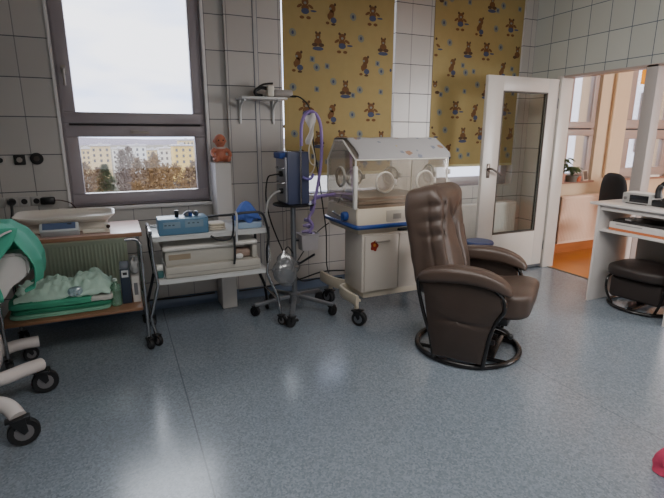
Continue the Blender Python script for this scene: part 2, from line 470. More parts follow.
def radiator(name, label, x0, x1, y0, y1, z0, z1, m, step=.025):
    r = thing(name, label, 'radiator', ((x0 + x1) / 2, y1, z0))
    b = B(); n = int((x1 - x0) / step)
    def fn(yy, sgn):
        pts = []
        for i in range(n + 1):
            xa = x0 + (x1 - x0) * i / n
            pts += [(xa, yy), (xa + step * .3, yy), (xa + step * .45, yy + sgn * .0035), (xa + step * .85, yy + sgn * .0035)]
        return [(min(px, x1), py) for px, py in pts]
    pf = fn(y0, 1)
    b.grid(lambda u, v: Vector((pf[min(int(u * (len(pf) - 1) + .5), len(pf) - 1)][0], pf[min(int(u * (len(pf) - 1) + .5), len(pf) - 1)][1], z0 + .02 + v * (z1 - z0 - .04))), len(pf) - 1, 1)
    b.box(x0, x1, y0 + .012, y0 + .03, z0 + .01, z1 - .01)
    b.box(x0, x1, y0 - .002, y0 + .02, z0, z0 + .03, bev=.004).box(x0, x1, y0 - .002, y0 + .02, z1 - .03, z1, bev=.004)
    build(b, 'panel', m, r, ang=20)
    build(box(x0, x1, y0 + .015, y1 - .02, z1 - .012, z1 + .004, bev=.003), 'top_grille', m, r)
    for xa in (x0, x1 - .006): build(box(xa, xa + .006, y0, y1 - .02, z0, z1), 'side_cover', m, r, smooth=False)
    for xa in (x0 + .12, x1 - .15): build(box(xa, xa + .03, y1 - .03, y1 + .02, z0 + .1, z1 - .05), 'bracket', m, r, smooth=False)
    b = tube(spline([(x1 - .03, y1 - .05, z0), (x1 - .03, y1 - .05, z0 - .03), (x1 - .035, y1 - .045, z0 - .05), (x1 - .06, y1 - .03, z0 - .055)], 4), .009)
    build(b, 'pipe', m, r)

room()
window(1, -.345, .69)
window(2, 1.335, 2.44, handle=False, y=4.09, fw=.024, ow=.012)
window(3, 2.86, 4.0, handle=False, y=4.09)
window(4, 4.76, 5.275, warm=True, handle=False, fw=.09, sill_col=M('brown_stone_sill', (150, 110, 92), .35, var=.3, vs=30.))
window(5, 5.80, 6.75, warm=True, handle=False, fw=.13, sill_col=M('brown_stone_sill', (150, 110, 92), .35))
# white plastic corner strip down the right of the first window and along its sill
o = build(box(.682, .706, 3.985, 4.04, .85, 2.86, bev=.004).box(-.43, .71, 3.965, 4.035, .846, .876, bev=.004).box(-.362, -.343, 3.99, 4.04, .876, 2.86, bev=.003), 'trim_5', M('white_plastic_strip', (226, 222, 220), .35, var=.03)); o['kind'] = 'structure'
blind(1.352, 2.425, 1.06, 2.90, 'yellow roller blind with printed bears, wider one behind the incubator hood', 0)
blind(2.875, 3.985, 1.10, 2.90, 'yellow roller blind with printed bears, behind the open glass door', 1)
radiator('green_radiator', 'pale green ribbed radiator behind the trolley with the baby scale', -.60, .005, 3.87, 3.975, .13, .635, M('pale_green_radiator_paint', (216, 226, 200), .4, var=.04))
radiator('white_radiator', 'white ribbed radiator seen through the glass of the open door', 3.10, 3.97, 3.87, 3.975, .12, .70, M('white_radiator_paint', (204, 200, 194), .4, var=.04))
radiator('cream_radiator', 'cream ribbed radiator under the plants in the neighbouring room', 4.66, 5.66, 3.86, 3.975, .15, .71, M('cream_radiator_paint', (228, 196, 172), .45, var=.04))

# boxed-in pipe with the doll on top
b = box(.688, .808, 3.735, 3.962, .0, 1.195, bev=.004)
o = build(b, 'trim_6', M('white_pipe_boxing', (206, 200, 194), .45, var=.04)); o['kind'] = 'structure'
# cable duct running up the pier
b = box(1.088, 1.122, 3.961, 3.9655, .10, 3.0, bev=.001)
b.slot = 1; b.box(1.0865, 1.090, 3.960, 3.9645, .10, 3.0).box(1.120, 1.1235, 3.960, 3.9645, .10, 3.0)
build(b, 'cable_duct', [M('grey_duct', (184, 180, 176), .4), M('duct_edge', (104, 108, 124), .5)]); tag(bpy.data.objects['cable_duct'], 'narrow grey cable duct running up the tiles behind the wall shelf', 'cable duct')
b = tube([(5.49, 3.97, .9), (5.49, 3.97, 3.0)], .018, 10)
tag(build(b, 'heating_pipe', M('cream_pipe', (214, 186, 150), .5)), 'cream vertical heating pipe on the pier between far room windows', 'pipe')

# ------------------------------------------------------------------ open door
def door():
    r = struct('door_1', (4.13, 3.62, 0))
    x0, x1, y0, y1, z0, z1 = 3.212, 4.13, 3.60, 3.64, .018, 1.953
    gx0, gx1, gz0, gz1 = 3.405, 3.985, .42, 1.82
    b = B()
    b.box(x0, gx0, y0, y1, z0, z1, bev=.004).box(gx1, x1, y0, y1, z0, z1, bev=.004).box(gx0 - .004, gx1 + .004, y0 + .001, y1 - .001, z0, gz0, bev=.003).box(gx0 - .004, gx1 + .004, y0 + .001, y1 - .001, gz1, z1, bev=.003)
    lf = build(b, 'door_leaf', DOORWHITE, r)
    b = B(); w = .012
    for yy in (y0 - .002, y1 - .010):
        b.box(gx0, gx1, yy, yy + .012, gz0, gz0 + w).box(gx0, gx1, yy, yy + .012, gz1 - w, gz1).box(gx0, gx0 + w, yy, yy + .012, gz0 + w, gz1 - w).box(gx1 - w, gx1, yy, yy + .012, gz0 + w, gz1 - w)
    build(b, 'glazing_bead', M('dark_glazing_bead', (70, 62, 56), .5), lf, smooth=False)
    build(box(gx0, gx1, 3.618, 3.622, gz0, gz1), 'pane', DOORGLASS, lf, smooth=False)
    b = B(); hx, hz = 3.285, 1.09
    b.box(hx - .02, hx + .02, y0 - .008, y0, hz - .09, hz + .05, bev=.004)
    b.tube(spline([(hx, y0, hz), (hx, y0 - .05, hz), (hx + .03, y0 - .055, hz - .012), (hx + .12, y0 - .05, hz - .06)], 5), .010, 8)
    b.box(hx - .02, hx + .02, y1, y1 + .008, hz - .09, hz + .05, bev=.004)
    b.tube(spline([(hx, y1, hz), (hx, y1 + .05, hz), (hx + .12, y1 + .05, hz - .05)], 5), .010, 8)
    build(b, 'handle', M('brown_metal_handle', (92, 84, 78), .35, .8), lf)
    for z in (.25, 1.0, 1.72):
        build(tube([(4.136, 3.60, z - .05), (4.136, 3.60, z + .05)], .010), 'hinge', DULLSTEEL, r)
    build(box(x0 + .01, x1 - .01, y0 - .004, y0, .02, .045), 'kick_strip', M('grey_kick_strip', (70, 70, 74), .5), lf, smooth=False)
door()

# ------------------------------------------------------------------ castors
def castor(parent, x, y, z_top, r=.04, w=.022, yaw=0., col=None, local=False, fork=BLACK, twin=False):
    """swivel castor: fork as part, wheel as its sub-part; trails by a little along yaw"""
    dx, dy = cos(yaw), sin(yaw); tr = r * .45
    cx, cy = x + dx * tr, y + dy * tr
    b = B()
    b.tube([(x, y, z_top), (x, y, r * 2.0)], r * .26, 8)
    side = Vector((-dy, dx, 0))
    for s in (-1, 1):
        o = side * s * (w / 2 + .004)
        b.prism([(-.35 * r, 1.02 * r), (.45 * r, -.12 * r), (.72 * r, .1 * r), (.62 * r, 1.15 * r)][::1], lambda p: Vector((cx - dx * tr + dx * p[0] * 1., cy - dy * tr + dy * p[0], r + p[1])) + o * 1.0, lambda p: Vector((cx - dx * tr + dx * p[0], cy - dy * tr + dy * p[0], r + p[1])) + o * 1.25)
    o = Vector((x, y, r * 2.05))
    b.box(-.55 * r, .95 * r, -w / 2 - .006, w / 2 + .006, -.10 * r, .10 * r, bev=.003, mat=Matrix.Translation(o) @ Matrix.Rotation(yaw, 4, 'Z'))
    f = build(b, 'castor', fork, parent, local=local)
    wm = Matrix.Rotation(yaw + pi / 2, 3, 'Z')
    b = B()
    for s in ((-.62, .62) if twin else (0,)):
        hw = w / 2 * (.55 if twin else 1)
        c = Vector((cx, cy, r)) + side * s * w / 2
        b.slot = 0; b.lathe([(r * .62, -hw * .9), (r * .92, -hw), (r, -hw * .6), (r, hw * .6), (r * .92, hw), (r * .62, hw * .9)], c, 20, 'X', wm)
        b.slot = 1; b.lathe([(r * .2, -hw * 1.12), (r * .6, -hw * .95), (r * .6, hw * .95), (r * .2, hw * 1.12)], c, 16, 'X', wm)
    build(b, 'wheel', [RUBBER, col or GREYHUB], f, local=local)

# ------------------------------------------------------------------ recliner
def crease(x, c, w): return math.exp(-((x - c) / w) ** 2)
def glider():
    r = thing('recliner_chair', 'brown leatherette glider recliner on a round black base, in the middle of the floor', 'recliner', (2.062, 2.335, 0), radians(-53.1))
    tilt = Matrix.Rotation(radians(-12), 3, 'Y')
    def bk(p):
        h = (p.z + 1) / 2; d = 0; lx = 0
        front = max(0, p.x); sd = abs(p.y)
        if p.x > .2:
            d -= .050 * crease(p.y, .05, .09) * (1 if p.z < .15 else max(0, 1 - (p.z - .15) * 2.2)) * front
            d -= .042 * crease(p.z, .22 + .75 * abs(p.y - .05), .07) * front * max(0, 1 - abs(p.y) * 1.5)
            d -= .018 * crease(abs(p.y), .80, .10) * front
            d += .030 * front * (1 - abs(p.y)) * crease(p.z, -.55, .5)
            d += .030 * front * crease(p.z, .75, .3)
        if sd > .75:
            for zc in (.66, .40, .14): lx -= .015 * crease(p.z, zc, .05) * math.copysign(1, p.y) * max(0, p.x + .5)
            lx -= .009 * crease(p.x, .30, .09) * math.copysign(1, p.y) * max(0, .9 - p.z * p.z)
        nz = noise.noise(Vector((p.x * 2, p.y * 2.3, p.z * 3))) * .007
        wz = 1 - .10 * max(0, p.z) ** 2
        return (d + nz, lx + nz + p.y * .275 * (wz - 1), nz)
    build(B().pillow((-.235, 0, .745), (.125, .285, .345), 7., 44, bk, tilt), 'backrest', LEATHER, r, local=True, ang=80)
    def st(p):
        t = max(0, p.z)
        return (.012 * p.z * p.x, 0, -.018 * crease(p.x, .1, .25) * t + .02 * max(0, p.x) ** 2 * t + noise.noise(p * 2.2) * .008)
    build(B().pillow((.115, 0, .405), (.285, .255, .085), 6., 12, st), 'seat', LEATHER, r, local=True, ang=80)
    build(box(-.22, .28, -.24, .24, .285, .335, bev=.01), 'seat_frame', BLACK, r, local=True)
    for s in (-1, 1):
        v = s * .315
        def arm(p):
            u = p.x
            return (0, 0, -.055 * max(0, u) ** 3 - .030 * max(0, -u) ** 2 + .02 * (1 - u * u) + noise.noise(p * 2 + Vector((s, 0, 0))) * .006)
        build(B().pillow((.02, v, .575), (.28, .07, .048), 3.4, 12, arm), 'armrest', LEATHER, r, local=True, ang=80)
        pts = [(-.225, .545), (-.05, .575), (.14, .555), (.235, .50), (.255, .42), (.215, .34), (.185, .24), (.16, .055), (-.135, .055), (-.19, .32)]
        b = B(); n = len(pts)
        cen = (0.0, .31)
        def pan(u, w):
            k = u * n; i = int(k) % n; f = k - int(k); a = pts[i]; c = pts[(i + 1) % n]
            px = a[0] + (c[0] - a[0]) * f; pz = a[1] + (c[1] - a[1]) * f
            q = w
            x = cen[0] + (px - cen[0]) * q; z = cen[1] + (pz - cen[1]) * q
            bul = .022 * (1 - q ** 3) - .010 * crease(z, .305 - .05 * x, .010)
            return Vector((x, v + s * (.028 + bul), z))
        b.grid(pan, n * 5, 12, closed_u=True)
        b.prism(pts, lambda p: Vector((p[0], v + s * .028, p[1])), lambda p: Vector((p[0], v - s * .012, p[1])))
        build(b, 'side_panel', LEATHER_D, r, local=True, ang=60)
        fr = spline([(-.135, v, .032), (-.165, v, .18), (-.215, v, .33), (-.255, v, .50), (-.225, v, .555), (-.05, v, .577), (.14, v, .560), (.245, v, .50), (.268, v, .42), (.225, v, .33), (.195, v, .22), (.17, v, .032)], 6)
        build(tube([q + Vector((0, s * .016, 0)) for q in fr], .0125, 8), 'side_frame', BLACKTUBE, r, local=True)
    R = .335
    build(tube([(R * cos(2 * pi * i / 64), R * sin(2 * pi * i / 64), .018) for i in range(64)], .018, 10, closed=True), 'base_ring', BLACKTUBE, r, local=True)
    b = B()
    for y in (-.17, .17):
        b.tube([(-math.sqrt(R * R - y * y), y, .022), (math.sqrt(R * R - y * y), y, .022)], .013, 8)
        b.tube([(-.10, y, .03), (-.10, y, .15)], .012, 8).tube([(.12, y, .03), (.12, y, .15)], .012, 8)
    b.box(-.19, .21, -.19, .19, .028, .05, bev=.004)
    b.lathe([(.05, .02), (.05, .10), (.035, .12)], (0, 0, 0), 16)
    build(b, 'base_cross', BLACKTUBE, r, local=True)
    b = B()
    for y in (-.2, .2):
        b.box(-.19, .21, y - .012, y + .012, .135, .165, bev=.003)
        b.tube([(-.14, y, .15), (-.18, y * 1.05, .30)], .011, 6).tube([(.15, y, .15), (.20, y * 1.05, .30)], .011, 6)
        b.box(-.2, .24, y * 1.1 - .01, y * 1.1 + .01, .27, .30, bev=.003)
    build(b, 'glide_mechanism', BLACK, r, local=True)
    b = tube(spline([(.20, -.25, .28), (.27, -.262, .27), (.30, -.265, .245)], 4), .010, 8).ball((.305, -.266, .240), .018)
    build(b, 'recline_lever', BLACK, r, local=True)
glider()

# ------------------------------------------------------------------ incubator
def incubator():
    r = thing('infant_incubator', 'baby incubator with clear hood and blue bumper on a white wheeled cabinet', 'incubator', (1.9, 3.2, 0))
    X0, X1, Y0, Y1 = 1.575, 2.30, 2.965, 3.255
    cb = build(box(X0, X1, Y0, Y1, .255, .70, bev=.004), 'cabinet', CABINET, r)
    for a, c in ((1.592, 1.877), (1.885, 2.17)):
        d = build(box(a, c, Y0 - .016, Y0 - .001, .265, .690, bev=.003), 'door', CABINET, cb)
        h = tube(spline([((a + c) / 2 - .055, Y0 - .016, .645), ((a + c) / 2 - .05, Y0 - .03, .645), ((a + c) / 2 + .05, Y0 - .03, .645), ((a + c) / 2 + .055, Y0 - .016, .645)], 4), .006, 6)
        build(h, 'handle', M('warm_grey_handle', (168, 158, 148), .4), cb)
    # orange-red paper flower stuck on the first door
    pts = [((.031 + .004 * cos(5 * t)) * cos(t), (.038 + .005 * cos(5 * t)) * sin(t)) for t in [2 * pi * i / 40 for i in range(40)]]
    b = B(); b.prism(pts, lambda p: Vector((1.668 + p[0], Y0 - .0175, .612 + p[1])), lambda p: Vector((1.668 + p[0], Y0 - .0195, .612 + p[1])))
    b.slot = 1; b.lathe([(.010, 0), (.012, -.002)], (1.668, Y0 - .0195, .618), 12, 'Y')
    build(b, 'sticker', [M('orange_red_sticker', (132, 38, 20), .7), M('yellow_sticker_dot', (186, 120, 40), .7)], cb)
    # base with rounded bumper arms
    b = B()
    b.box(1.60, 2.28, 2.985, 3.24, .20, .258, bev=.01)
    b.ribbon(spline([(1.63, 3.235, .212), (1.575, 3.25, .212), (1.530, 3.225, .212), (1.512, 3.16, .212), (1.512, 3.05, .212), (1.522, 2.925, .212)], 6), .026, .075)
    b.ribbon(spline([(1.66, 3.22, .205), (1.615, 3.33, .205), (1.575, 3.41, .205), (1.550, 3.52, .205), (1.545, 3.66, .205)], 6), .03, .085)
    b.ribbon(spline([(2.23, 3.235, .212), (2.30, 3.25, .212), (2.35, 3.225, .212), (2.37, 3.16, .212), (2.37, 3.05, .212), (2.36, 2.925, .212)], 6), .026, .075)
    b.ribbon(spline([(2.22, 3.22, .205), (2.27, 3.33, .205), (2.31, 3.41, .205), (2.335, 3.52, .205), (2.34, 3.66, .205)], 6), .03, .085)
    b.box(1.520, 1.572, 2.962, 3.02, .186, .205, bev=.005).box(1.540, 1.60, 3.48, 3.53, .18, .20, bev=.005).box(2.26, 2.365, 2.962, 3.02, .186, .205, bev=.005).box(2.29, 2.345, 3.48, 3.53, .18, .20, bev=.005)
    for x, y in ((1.545, 2.985), (1.565, 3.505), (2.34, 2.985), (2.32, 3.505)): b.tube([(x, y, .13), (x, y, .195)], .018)
    build(b, 'base_bumper', BEIGE, r)
    for x, y, yw in ((1.545, 2.985, -.9), (1.565, 3.505, 2.0), (2.34, 2.985, -.6), (2.32, 3.505, 1.)):
        castor(r, x, y, .18, .056, .044, yw, DULLSTEEL, twin=True)
    # deck
    def rect(x0, x1, y0, y1, z): return [(x0, y0, z), (x1, y0, z), (x1, y1, z), (x0, y1, z)]
    def loft(b, rings):
        vs = [[b.bm.verts.new(p) for p in rg] for rg in rings]
        for a, c in zip(vs, vs[1:]):
            for j in range(4): b._face([a[j], a[(j + 1) % 4], c[(j + 1) % 4], c[j]])
        b._face(vs[0][::-1]); b._face(vs[-1])
    b = B(); loft(b, [rect(1.56, 2.34, 2.99, 3.49, .695), rect(1.54, 2.38, 2.965, 3.505, .738), rect(1.53, 2.39, 2.955, 3.515, .755), rect(1.535, 2.385, 2.975, 3.51, .83), rect(1.545, 2.375, 2.995, 3.50, .886)])
    bmesh.ops.bevel(b.bm, geom=b.bm.edges[:], offset=.006, segments=2, affect='EDGES')
    dk = build(b, 'deck', BEIGE, r)
    b = B(); n = 0
    path = spline([(2.40, 2.99, .755), (2.37, 2.945, .755), (1.56, 2.945, .755), (1.52, 2.985, .755), (1.52, 3.48, .755), (1.56, 3.525, .755), (2.37, 3.525, .755), (2.40, 3.48, .755)], 1)
    pp = []
    for cx, cy, a0 in ((1.555, 2.98, 180), (2.365, 2.98, 270), (2.365, 3.49, 0), (1.555, 3.49, 90)):
        for k in range(6):
            a = radians(a0 + k * 18); pp.append((cx + .037 * cos(a), cy + .037 * sin(a), .757))
    b.tube(pp, .0165, 8, closed=True)
    build(b, 'bumper_rail', BLUE, r)
    b = B().lathe([(.012, .0), (.034, -.004), (.036, -.03), (.030, -.042), (.012, -.045)], (1.538, 3.14, .815), 20, 'X')
    b.box(-.050, -.042, -.006, .006, -.030, .030, bev=.002, mat=Matrix.Translation((1.538, 3.14, .815)))
    build(b, 'knob', BLUE, dk)
    b = B(); b.slot = 0; b.box(1.775, 2.14, 2.9615, 2.968, .775, .868, bev=.002)
    b.slot = 1; b.box(1.83, 1.90, 2.9600, 2.9618, .80, .84)
    b.slot = 2; b.box(1.955, 1.975, 2.9600, 2.9618, .795, .85)
    b.slot = 1; b.box(2.02, 2.12, 2.9600, 2.9618, .79, .85)
    build(b, 'control_panel', [M('panel_grey', (196, 186, 172), .4), M('panel_dark_grey', (150, 142, 134), .4), M('panel_blue', (96, 128, 170), .4)], dk)
    build(box(1.88, 2.06, 2.95, 2.99, .708, .728, bev=.004), 'drawer_handle', BLACK, dk)
    build(tube(spline([(1.545, 3.24, .80), (1.515, 3.25, .805), (1.51, 3.30, .815), (1.515, 3.35, .82), (1.545, 3.36, .82)], 4), .008), 'side_rail', DULLSTEEL, dk)
    # hood
    HX0, HX1 = 1.535, 2.335
    prof = [(3.005, .89), (3.005, 1.235), (3.215, 1.368), (3.36, 1.368), (3.495, 1.22), (3.495, .89)]
    tr = clear('clear_acrylic', (236, 232, 224), .20, .10, .06, diff=(200, 190, 176))
    b = B()
    for a, c in zip(prof, prof[1:]): b.mesh([(HX0, a[0], a[1]), (HX1, a[0], a[1]), (HX1, c[0], c[1]), (HX0, c[0], c[1])], [(0, 1, 2, 3)])
    for x in (HX0, HX1): b.mesh([(x, p[0], p[1]) for p in prof], [tuple(range(6))])
    hd = build(b, 'hood', tr, r, smooth=False)
    edge = M('bright_acrylic_edge', (226, 222, 214), .3, var=.05)
    for x in (HX0, HX1):
        build(tube([(x, p[0], p[1]) for p in prof], .0065, 6), 'hood_edge', edge, hd)
    build(tube([(HX0, 3.003, 1.235), (HX1, 3.003, 1.235)], .006, 6), 'hood_edge', edge, hd)
    build(box(HX0 - .014, HX0 + .012, 2.992, 3.02, .885, 1.19, bev=.003), 'corner_post', edge, hd)
    ringm = M('porthole_ring', (206, 200, 190), .35, var=.05)
    disc = clear('porthole_door', (232, 226, 216), .32, .12, .08, diff=(196, 184, 170))
    def port(c, axis, s):
        rr, q = .072, Vector(c); b = B()
        pts = []
        for k in range(28):
            a = 2 * pi * k / 28
            d = Vector((cos(a) * rr, 0, sin(a) * rr)) if axis == 'Y' else Vector((0, cos(a) * rr, sin(a) * rr))
            pts.append(q + d)
        b.tube(pts, .0085, 6, closed=True)
        p = build(b, 'porthole', ringm, hd)
        o = Vector((0, s * .012, 0)) if axis == 'Y' else Vector((s * .012, 0, 0))
        build(B().mesh([x_ * 1 + o for x_ in pts], [tuple(range(28))]) and _disc(pts, o), 'porthole_door', disc, p, smooth=False)
        l = q + (Vector((rr + .012, 0, 0)) if axis == 'Y' else Vector((0, -rr - .012, 0)))
        build(box(l.x - .012, l.x + .012, l.y - .014, l.y + .014, l.z - .02, l.z + .02, bev=.003), 'latch', M('latch_grey', (176, 168, 158), .4), p)
    def _disc(pts, o):
        q = B(); q.mesh([x_ + o for x_ in pts], [tuple(range(len(pts)))]); return q
    for x in (1.775, 2.125):
        port((x, 3.0, 1.07), 'Y', -1); port((x, 3.5, 1.07), 'Y', 1)
    port((HX0 - .002, 3.25, 1.10), 'X', -1); port((HX1 + .002, 3.25, 1.10), 'X', 1)
    for z in (1.05, 1.13): build(box(HX1 + .002, HX1 + .03, 3.0, 3.03, z - .018, z + .018, bev=.004), 'hinge', M('latch_grey', (176, 168, 158), .4), hd)
    # inside
    build(box(1.575, 2.225, 3.03, 3.47, .886, .915, bev=.004), 'mattress_tray', M('brownish_tray', (150, 130, 112), .45), r)
    build(B().pillow((1.90, 3.25, .940), (.30, .19, .026), 6., 8), 'mattress', M('pale_mattress', (200, 188, 176), .7), r, ang=80)
    for z in (.895, .925, .955): build(box(1.56, 2.31, 2.998, 3.003, z - .009, z + .009), 'front_rail', M('smoky_brown_rail', (128, 108, 90), .4), r, smooth=False)
    # cloth over the hood: a thing of its own
    pr2 = [(3.0005, 1.232), (3.03, 1.262), (3.10, 1.308), (3.205, 1.376), (3.28, 1.378), (3.365, 1.376), (3.44, 1.300), (3.503, 1.215)]
    def cov(u, v):
        k = v * (len(pr2) - 1); i = min(int(k), len(pr2) - 2); f = k - i
        y = pr2[i][0] + (pr2[i + 1][0] - pr2[i][0]) * f; z = pr2[i][1] + (pr2[i + 1][1] - pr2[i][1]) * f
        x = 1.552 + u * .80 + .02 * sin(v * 7)
        w = noise.noise(Vector((x * 7, y * 7, 0))) * .006 + .010
        return Vector((x, y - .3 * w, z + w))
    o = build(B().grid(cov, 40, 35), 'incubator_blanket', printed_cloth('white_baby_print', (158, 156, 156), [((140, 96, 58), .33, 0.), ((104, 112, 130), .27, 3.1), ((170, 150, 96), .25, 5.7)], 7.5), ang=80)
    o.modifiers.new('thick', 'SOLIDIFY').thickness = .004
    tag(o, 'white printed baby blanket spread over the incubator hood', 'blanket')
incubator()

# ------------------------------------------------------------------ infusion/breathing stand
def pump_stand():
    cx, cy = 1.21, 3.43
    r = thing('equipment_stand', 'grey metal pole stand on a five-spoked wheeled foot, carrying the blue unit', 'stand', (cx, cy, 0))
    b = B().lathe([(.045, .085), (.05, .105), (.045, .16), (.028, .17)], (cx, cy, 0), 20)
    build(b, 'hub', DULLSTEEL, r)
    for k in range(5):
        a = radians(247 + 72 * k)
        q = lambda d, z: (cx + d * cos(a), cy + d * sin(a), z)
        build(B().ribbon(spline([q(.02, .135), q(.08, .135), q(.18, .118), q(.29, .100), q(.325, .096)], 5), .034, .028), 'leg', DULLSTEEL, r)
        castor(r, *q(.31, 0)[:2], .098, .041, .032, a + (1.2 if k % 2 else -.8), BLACK)
    build(tube([(cx, cy, .10), (cx, cy, .882)], .021, 14), 'pole', DULLSTEEL, r)
    build(B().lathe([(.02, .858), (.10, .872), (.168, .878), (.172, .884), (.168, .890), (.02, .890)], (cx + .025, cy + .03, 0), 32), 'round_tray', BLACK, r)
    b = tube([(cx - .01, cy - .01, .40), (cx + .035, cy - .03, .40)], .03, 12)
    b.tube([(cx + .02, cy - .02, .40), (cx + .13, cy - .12, .50)], .009, 8)
    build(b, 'clamp', BLACK, r)
    # rod of the hose holder
    rod = [(cx + .032, 3.335, .895), (cx + .034, 3.335, 1.20), (cx + .040, 3.335, 1.46)] + [(cx + .04 + .045 - .045 * cos(t), 3.335, 1.46 + .09 * sin(t)) for t in (.4, .8, 1.2, pi / 2)]
    build(tube(spline(rod, 4), .0075, 8), 'hose_rod', STEEL, r)
    # the blue unit on the tray
    p = thing('medical_unit', 'upright dark blue medical unit standing on the round tray of the stand', 'medical device', (1.235, 3.5, .89))
    x0, x1, y0, y1 = 1.150, 1.325, 3.365, 3.62
    build(box(x0, x1, y0, y1, .891, 1.285, bev=.008), 'housing', M('dark_blue_housing', (74, 80, 108), .4, var=.06), p)
    build(box(x0 - .012, x0 + .002, y0 + .012, y1 - .012, .905, 1.245, bev=.004), 'side_plate', M('silver_side_plate', (158, 158, 162), .35, .4), p)
    b = box(x0 - .045, x0 + .01, y0 + .05, y0 + .20, 1.235, 1.28, bev=.008); build(b, 'grip', BLUE, p)
    b = B().lathe([(.022, -.012), (.022, -.034), (.012, -.036)], (x0, 3.46, 1.12), 14, 'X').lathe([(.022, -.012), (.022, -.034), (.012, -.036)], (x0, 3.46, .99), 14, 'X')
    build(b, 'socket', BLACK, p)
    for zz in (1.055, 1.165):
        build(tube(spline([(x0 - .012, 3.40, zz), (x0 - .05, 3.42, zz - .004), (x0 - .04, 3.52, zz), (x0 - .012, 3.56, zz)], 4), .006), 'bracket', STEEL, p)
    # purple corrugated hose
    path = spline([(1.250, 3.33, 1.33), (1.250, 3.325, 1.46), (1.275, 3.325, 1.545), (1.325, 3.325, 1.575), (1.375, 3.325, 1.545), (1.405, 3.325, 1.46), (1.412, 3.33, 1.30), (1.405, 3.34, 1.16), (1.385, 3.35, 1.02), (1.362, 3.35, .93), (1.345, 3.35, .84), (1.315, 3.36, .78), (1.345, 3.36, .72), (1.315, 3.37, .665)], 14)
    rr = [.0115 + .0022 * (i % 2) for i in range(len(path))]
    o = build(tube(path, rr, 8), 'breathing_hose', M('purple_hose', (142, 118, 176), .5, var=.15, vs=40.)); tag(o, 'purple breathing hose arched over the blue unit and hanging to the basket', 'hose')
    lp = spline([(1.355, 3.352, .945), (1.43, 3.34, .955), (1.53, 3.37, .955), (1.555, 3.43, .945), (1.50, 3.47, .93), (1.40, 3.44, .915), (1.36, 3.40, .885), (1.335, 3.37, .835)], 10)
    o = build(tube(lp, [.010 + .002 * (i % 2) for i in range(len(lp))], 8), 'breathing_hose', MATS['purple_hose']); tag(o, 'short purple hose looped sideways beside the incubator', 'hose')
    o = build(tube(spline([(1.262, 3.345, 1.10), (1.29, 3.335, 1.085), (1.325, 3.33, 1.09), (1.345, 3.335, 1.12)], 6), .011, 8), 'breathing_hose', M('violet_blue_hose', (110, 100, 170), .5)); tag(o, 'short violet hose end lying across the front of the blue unit', 'hose')
    # thin white tubing and paper packet hanging inside the arch
    def pk(u, v):
        w = .035 + .012 * sin(v * 9)
        return Vector((1.318 + (u - .5) * w * 2 * (1 - .45 * v) + .01 * sin(v * 5), 3.318 + .014 * sin(u * 6 + v * 8), 1.55 - v * .21 + .012 * (u > .6)))
    o = build(B().grid(pk, 8, 14), 'tubing_packet', M('white_packet', (214, 210, 206), .6, trans=.25), ang=80); tag(o, 'crumpled white packet hanging inside the arch of the purple hose', 'packet')
    b = B()
    b.tube(spline([(1.31, 3.315, 1.38), (1.335, 3.31, 1.30), (1.35, 3.31, 1.22), (1.335, 3.31, 1.15), (1.31, 3.32, 1.12)], 6), .0045, 6)
    b.tube(spline([(1.325, 3.312, 1.38), (1.30, 3.305, 1.31), (1.305, 3.305, 1.22), (1.34, 3.305, 1.19), (1.345, 3.31, 1.26)], 6), .0045, 6)
    o = build(b, 'oxygen_tubing', M('milky_tubing', (206, 196, 180), .4)); tag(o, 'thin milky tubing dangling below the white packet', 'tubing')
    # basket with purple tubing inside
    k = thing('accessory_basket', 'milky plastic basket hung on the pole stand, holding purple tubing', 'basket', (1.325, 3.40, .52))
    b = B(); b.grid(lambda u, v: Vector((1.320 + (.066 + .010 * v) * (cos(2 * pi * u) if 0 else max(-1, min(1, 1.35 * cos(2 * pi * u)))), 3.40 + (.05 + .008 * v) * max(-1, min(1, 1.35 * sin(2 * pi * u))), .525 + v * .125)), 32, 4, closed_u=True)
    b.box(1.257, 1.383, 3.355, 3.445, .522, .526)
    build(b, 'tub', M('milky_plastic', (184, 178, 178), .5, trans=.3), k)
    build(tube([(1.320 + .078 * max(-1, min(1, 1.35 * cos(2 * pi * i / 32))), 3.40 + .06 * max(-1, min(1, 1.35 * sin(2 * pi * i / 32))), .65) for i in range(32)], .005, 6, closed=True), 'rim', M('milky_plastic', (184, 178, 178), .5), k)
    build(tube([(1.255, 3.42, .60), (1.225, 3.425, .60)], .01, 6), 'hook', BLACK, k)
    b = B()
    pts = [(1.318 + .060 * cos(t) * (1 - .030 * t), 3.395 + .034 * sin(t) * (1 - .02 * t), .60 + .0075 * t) for t in [i * .45 for i in range(52)]]
    b.tube(pts, [.010 + .002 * (i % 2) for i in range(len(pts))], 7)
    o = build(b, 'coiled_tubing', M('mottled_purple_tubing', (160, 142, 184), .5, var=.35, vs=60.)); tag(o, 'coil of mottled purple tubing heaped in the milky basket', 'tubing')
    # plastic bag with a mask
    g = thing('mask_bag', 'clear crumpled plastic bag holding a grey mask, tied to the stand pole', 'bag', (1.10, 3.36, .25))
    def bag(u, v):
        a = 2 * pi * u; k = sin(pi * min(1, .06 + v * .97)) ** .7
        w = .094 * k * (1 + .34 * noise.noise(Vector((cos(a) * 2, sin(a) * 2, v * 5)))) + .006
        return Vector((1.125 + w * cos(a) - .02 * v, 3.355 + .55 * w * sin(a), .255 + v * .29))
    build(B().grid(bag, 28, 18, closed_u=True), 'bag_film', clear('crinkled_film', (226, 228, 230), .30, .35, .12, diff=(176, 176, 178)), g, ang=25)
    build(B().ball((1.12, 3.355, .385), (.058, .034, .088), 14).ball((1.145, 3.35, .33), (.04, .03, .05), 12), 'mask', M('grey_mask_rubber', (86, 88, 94), .4), g, ang=80)
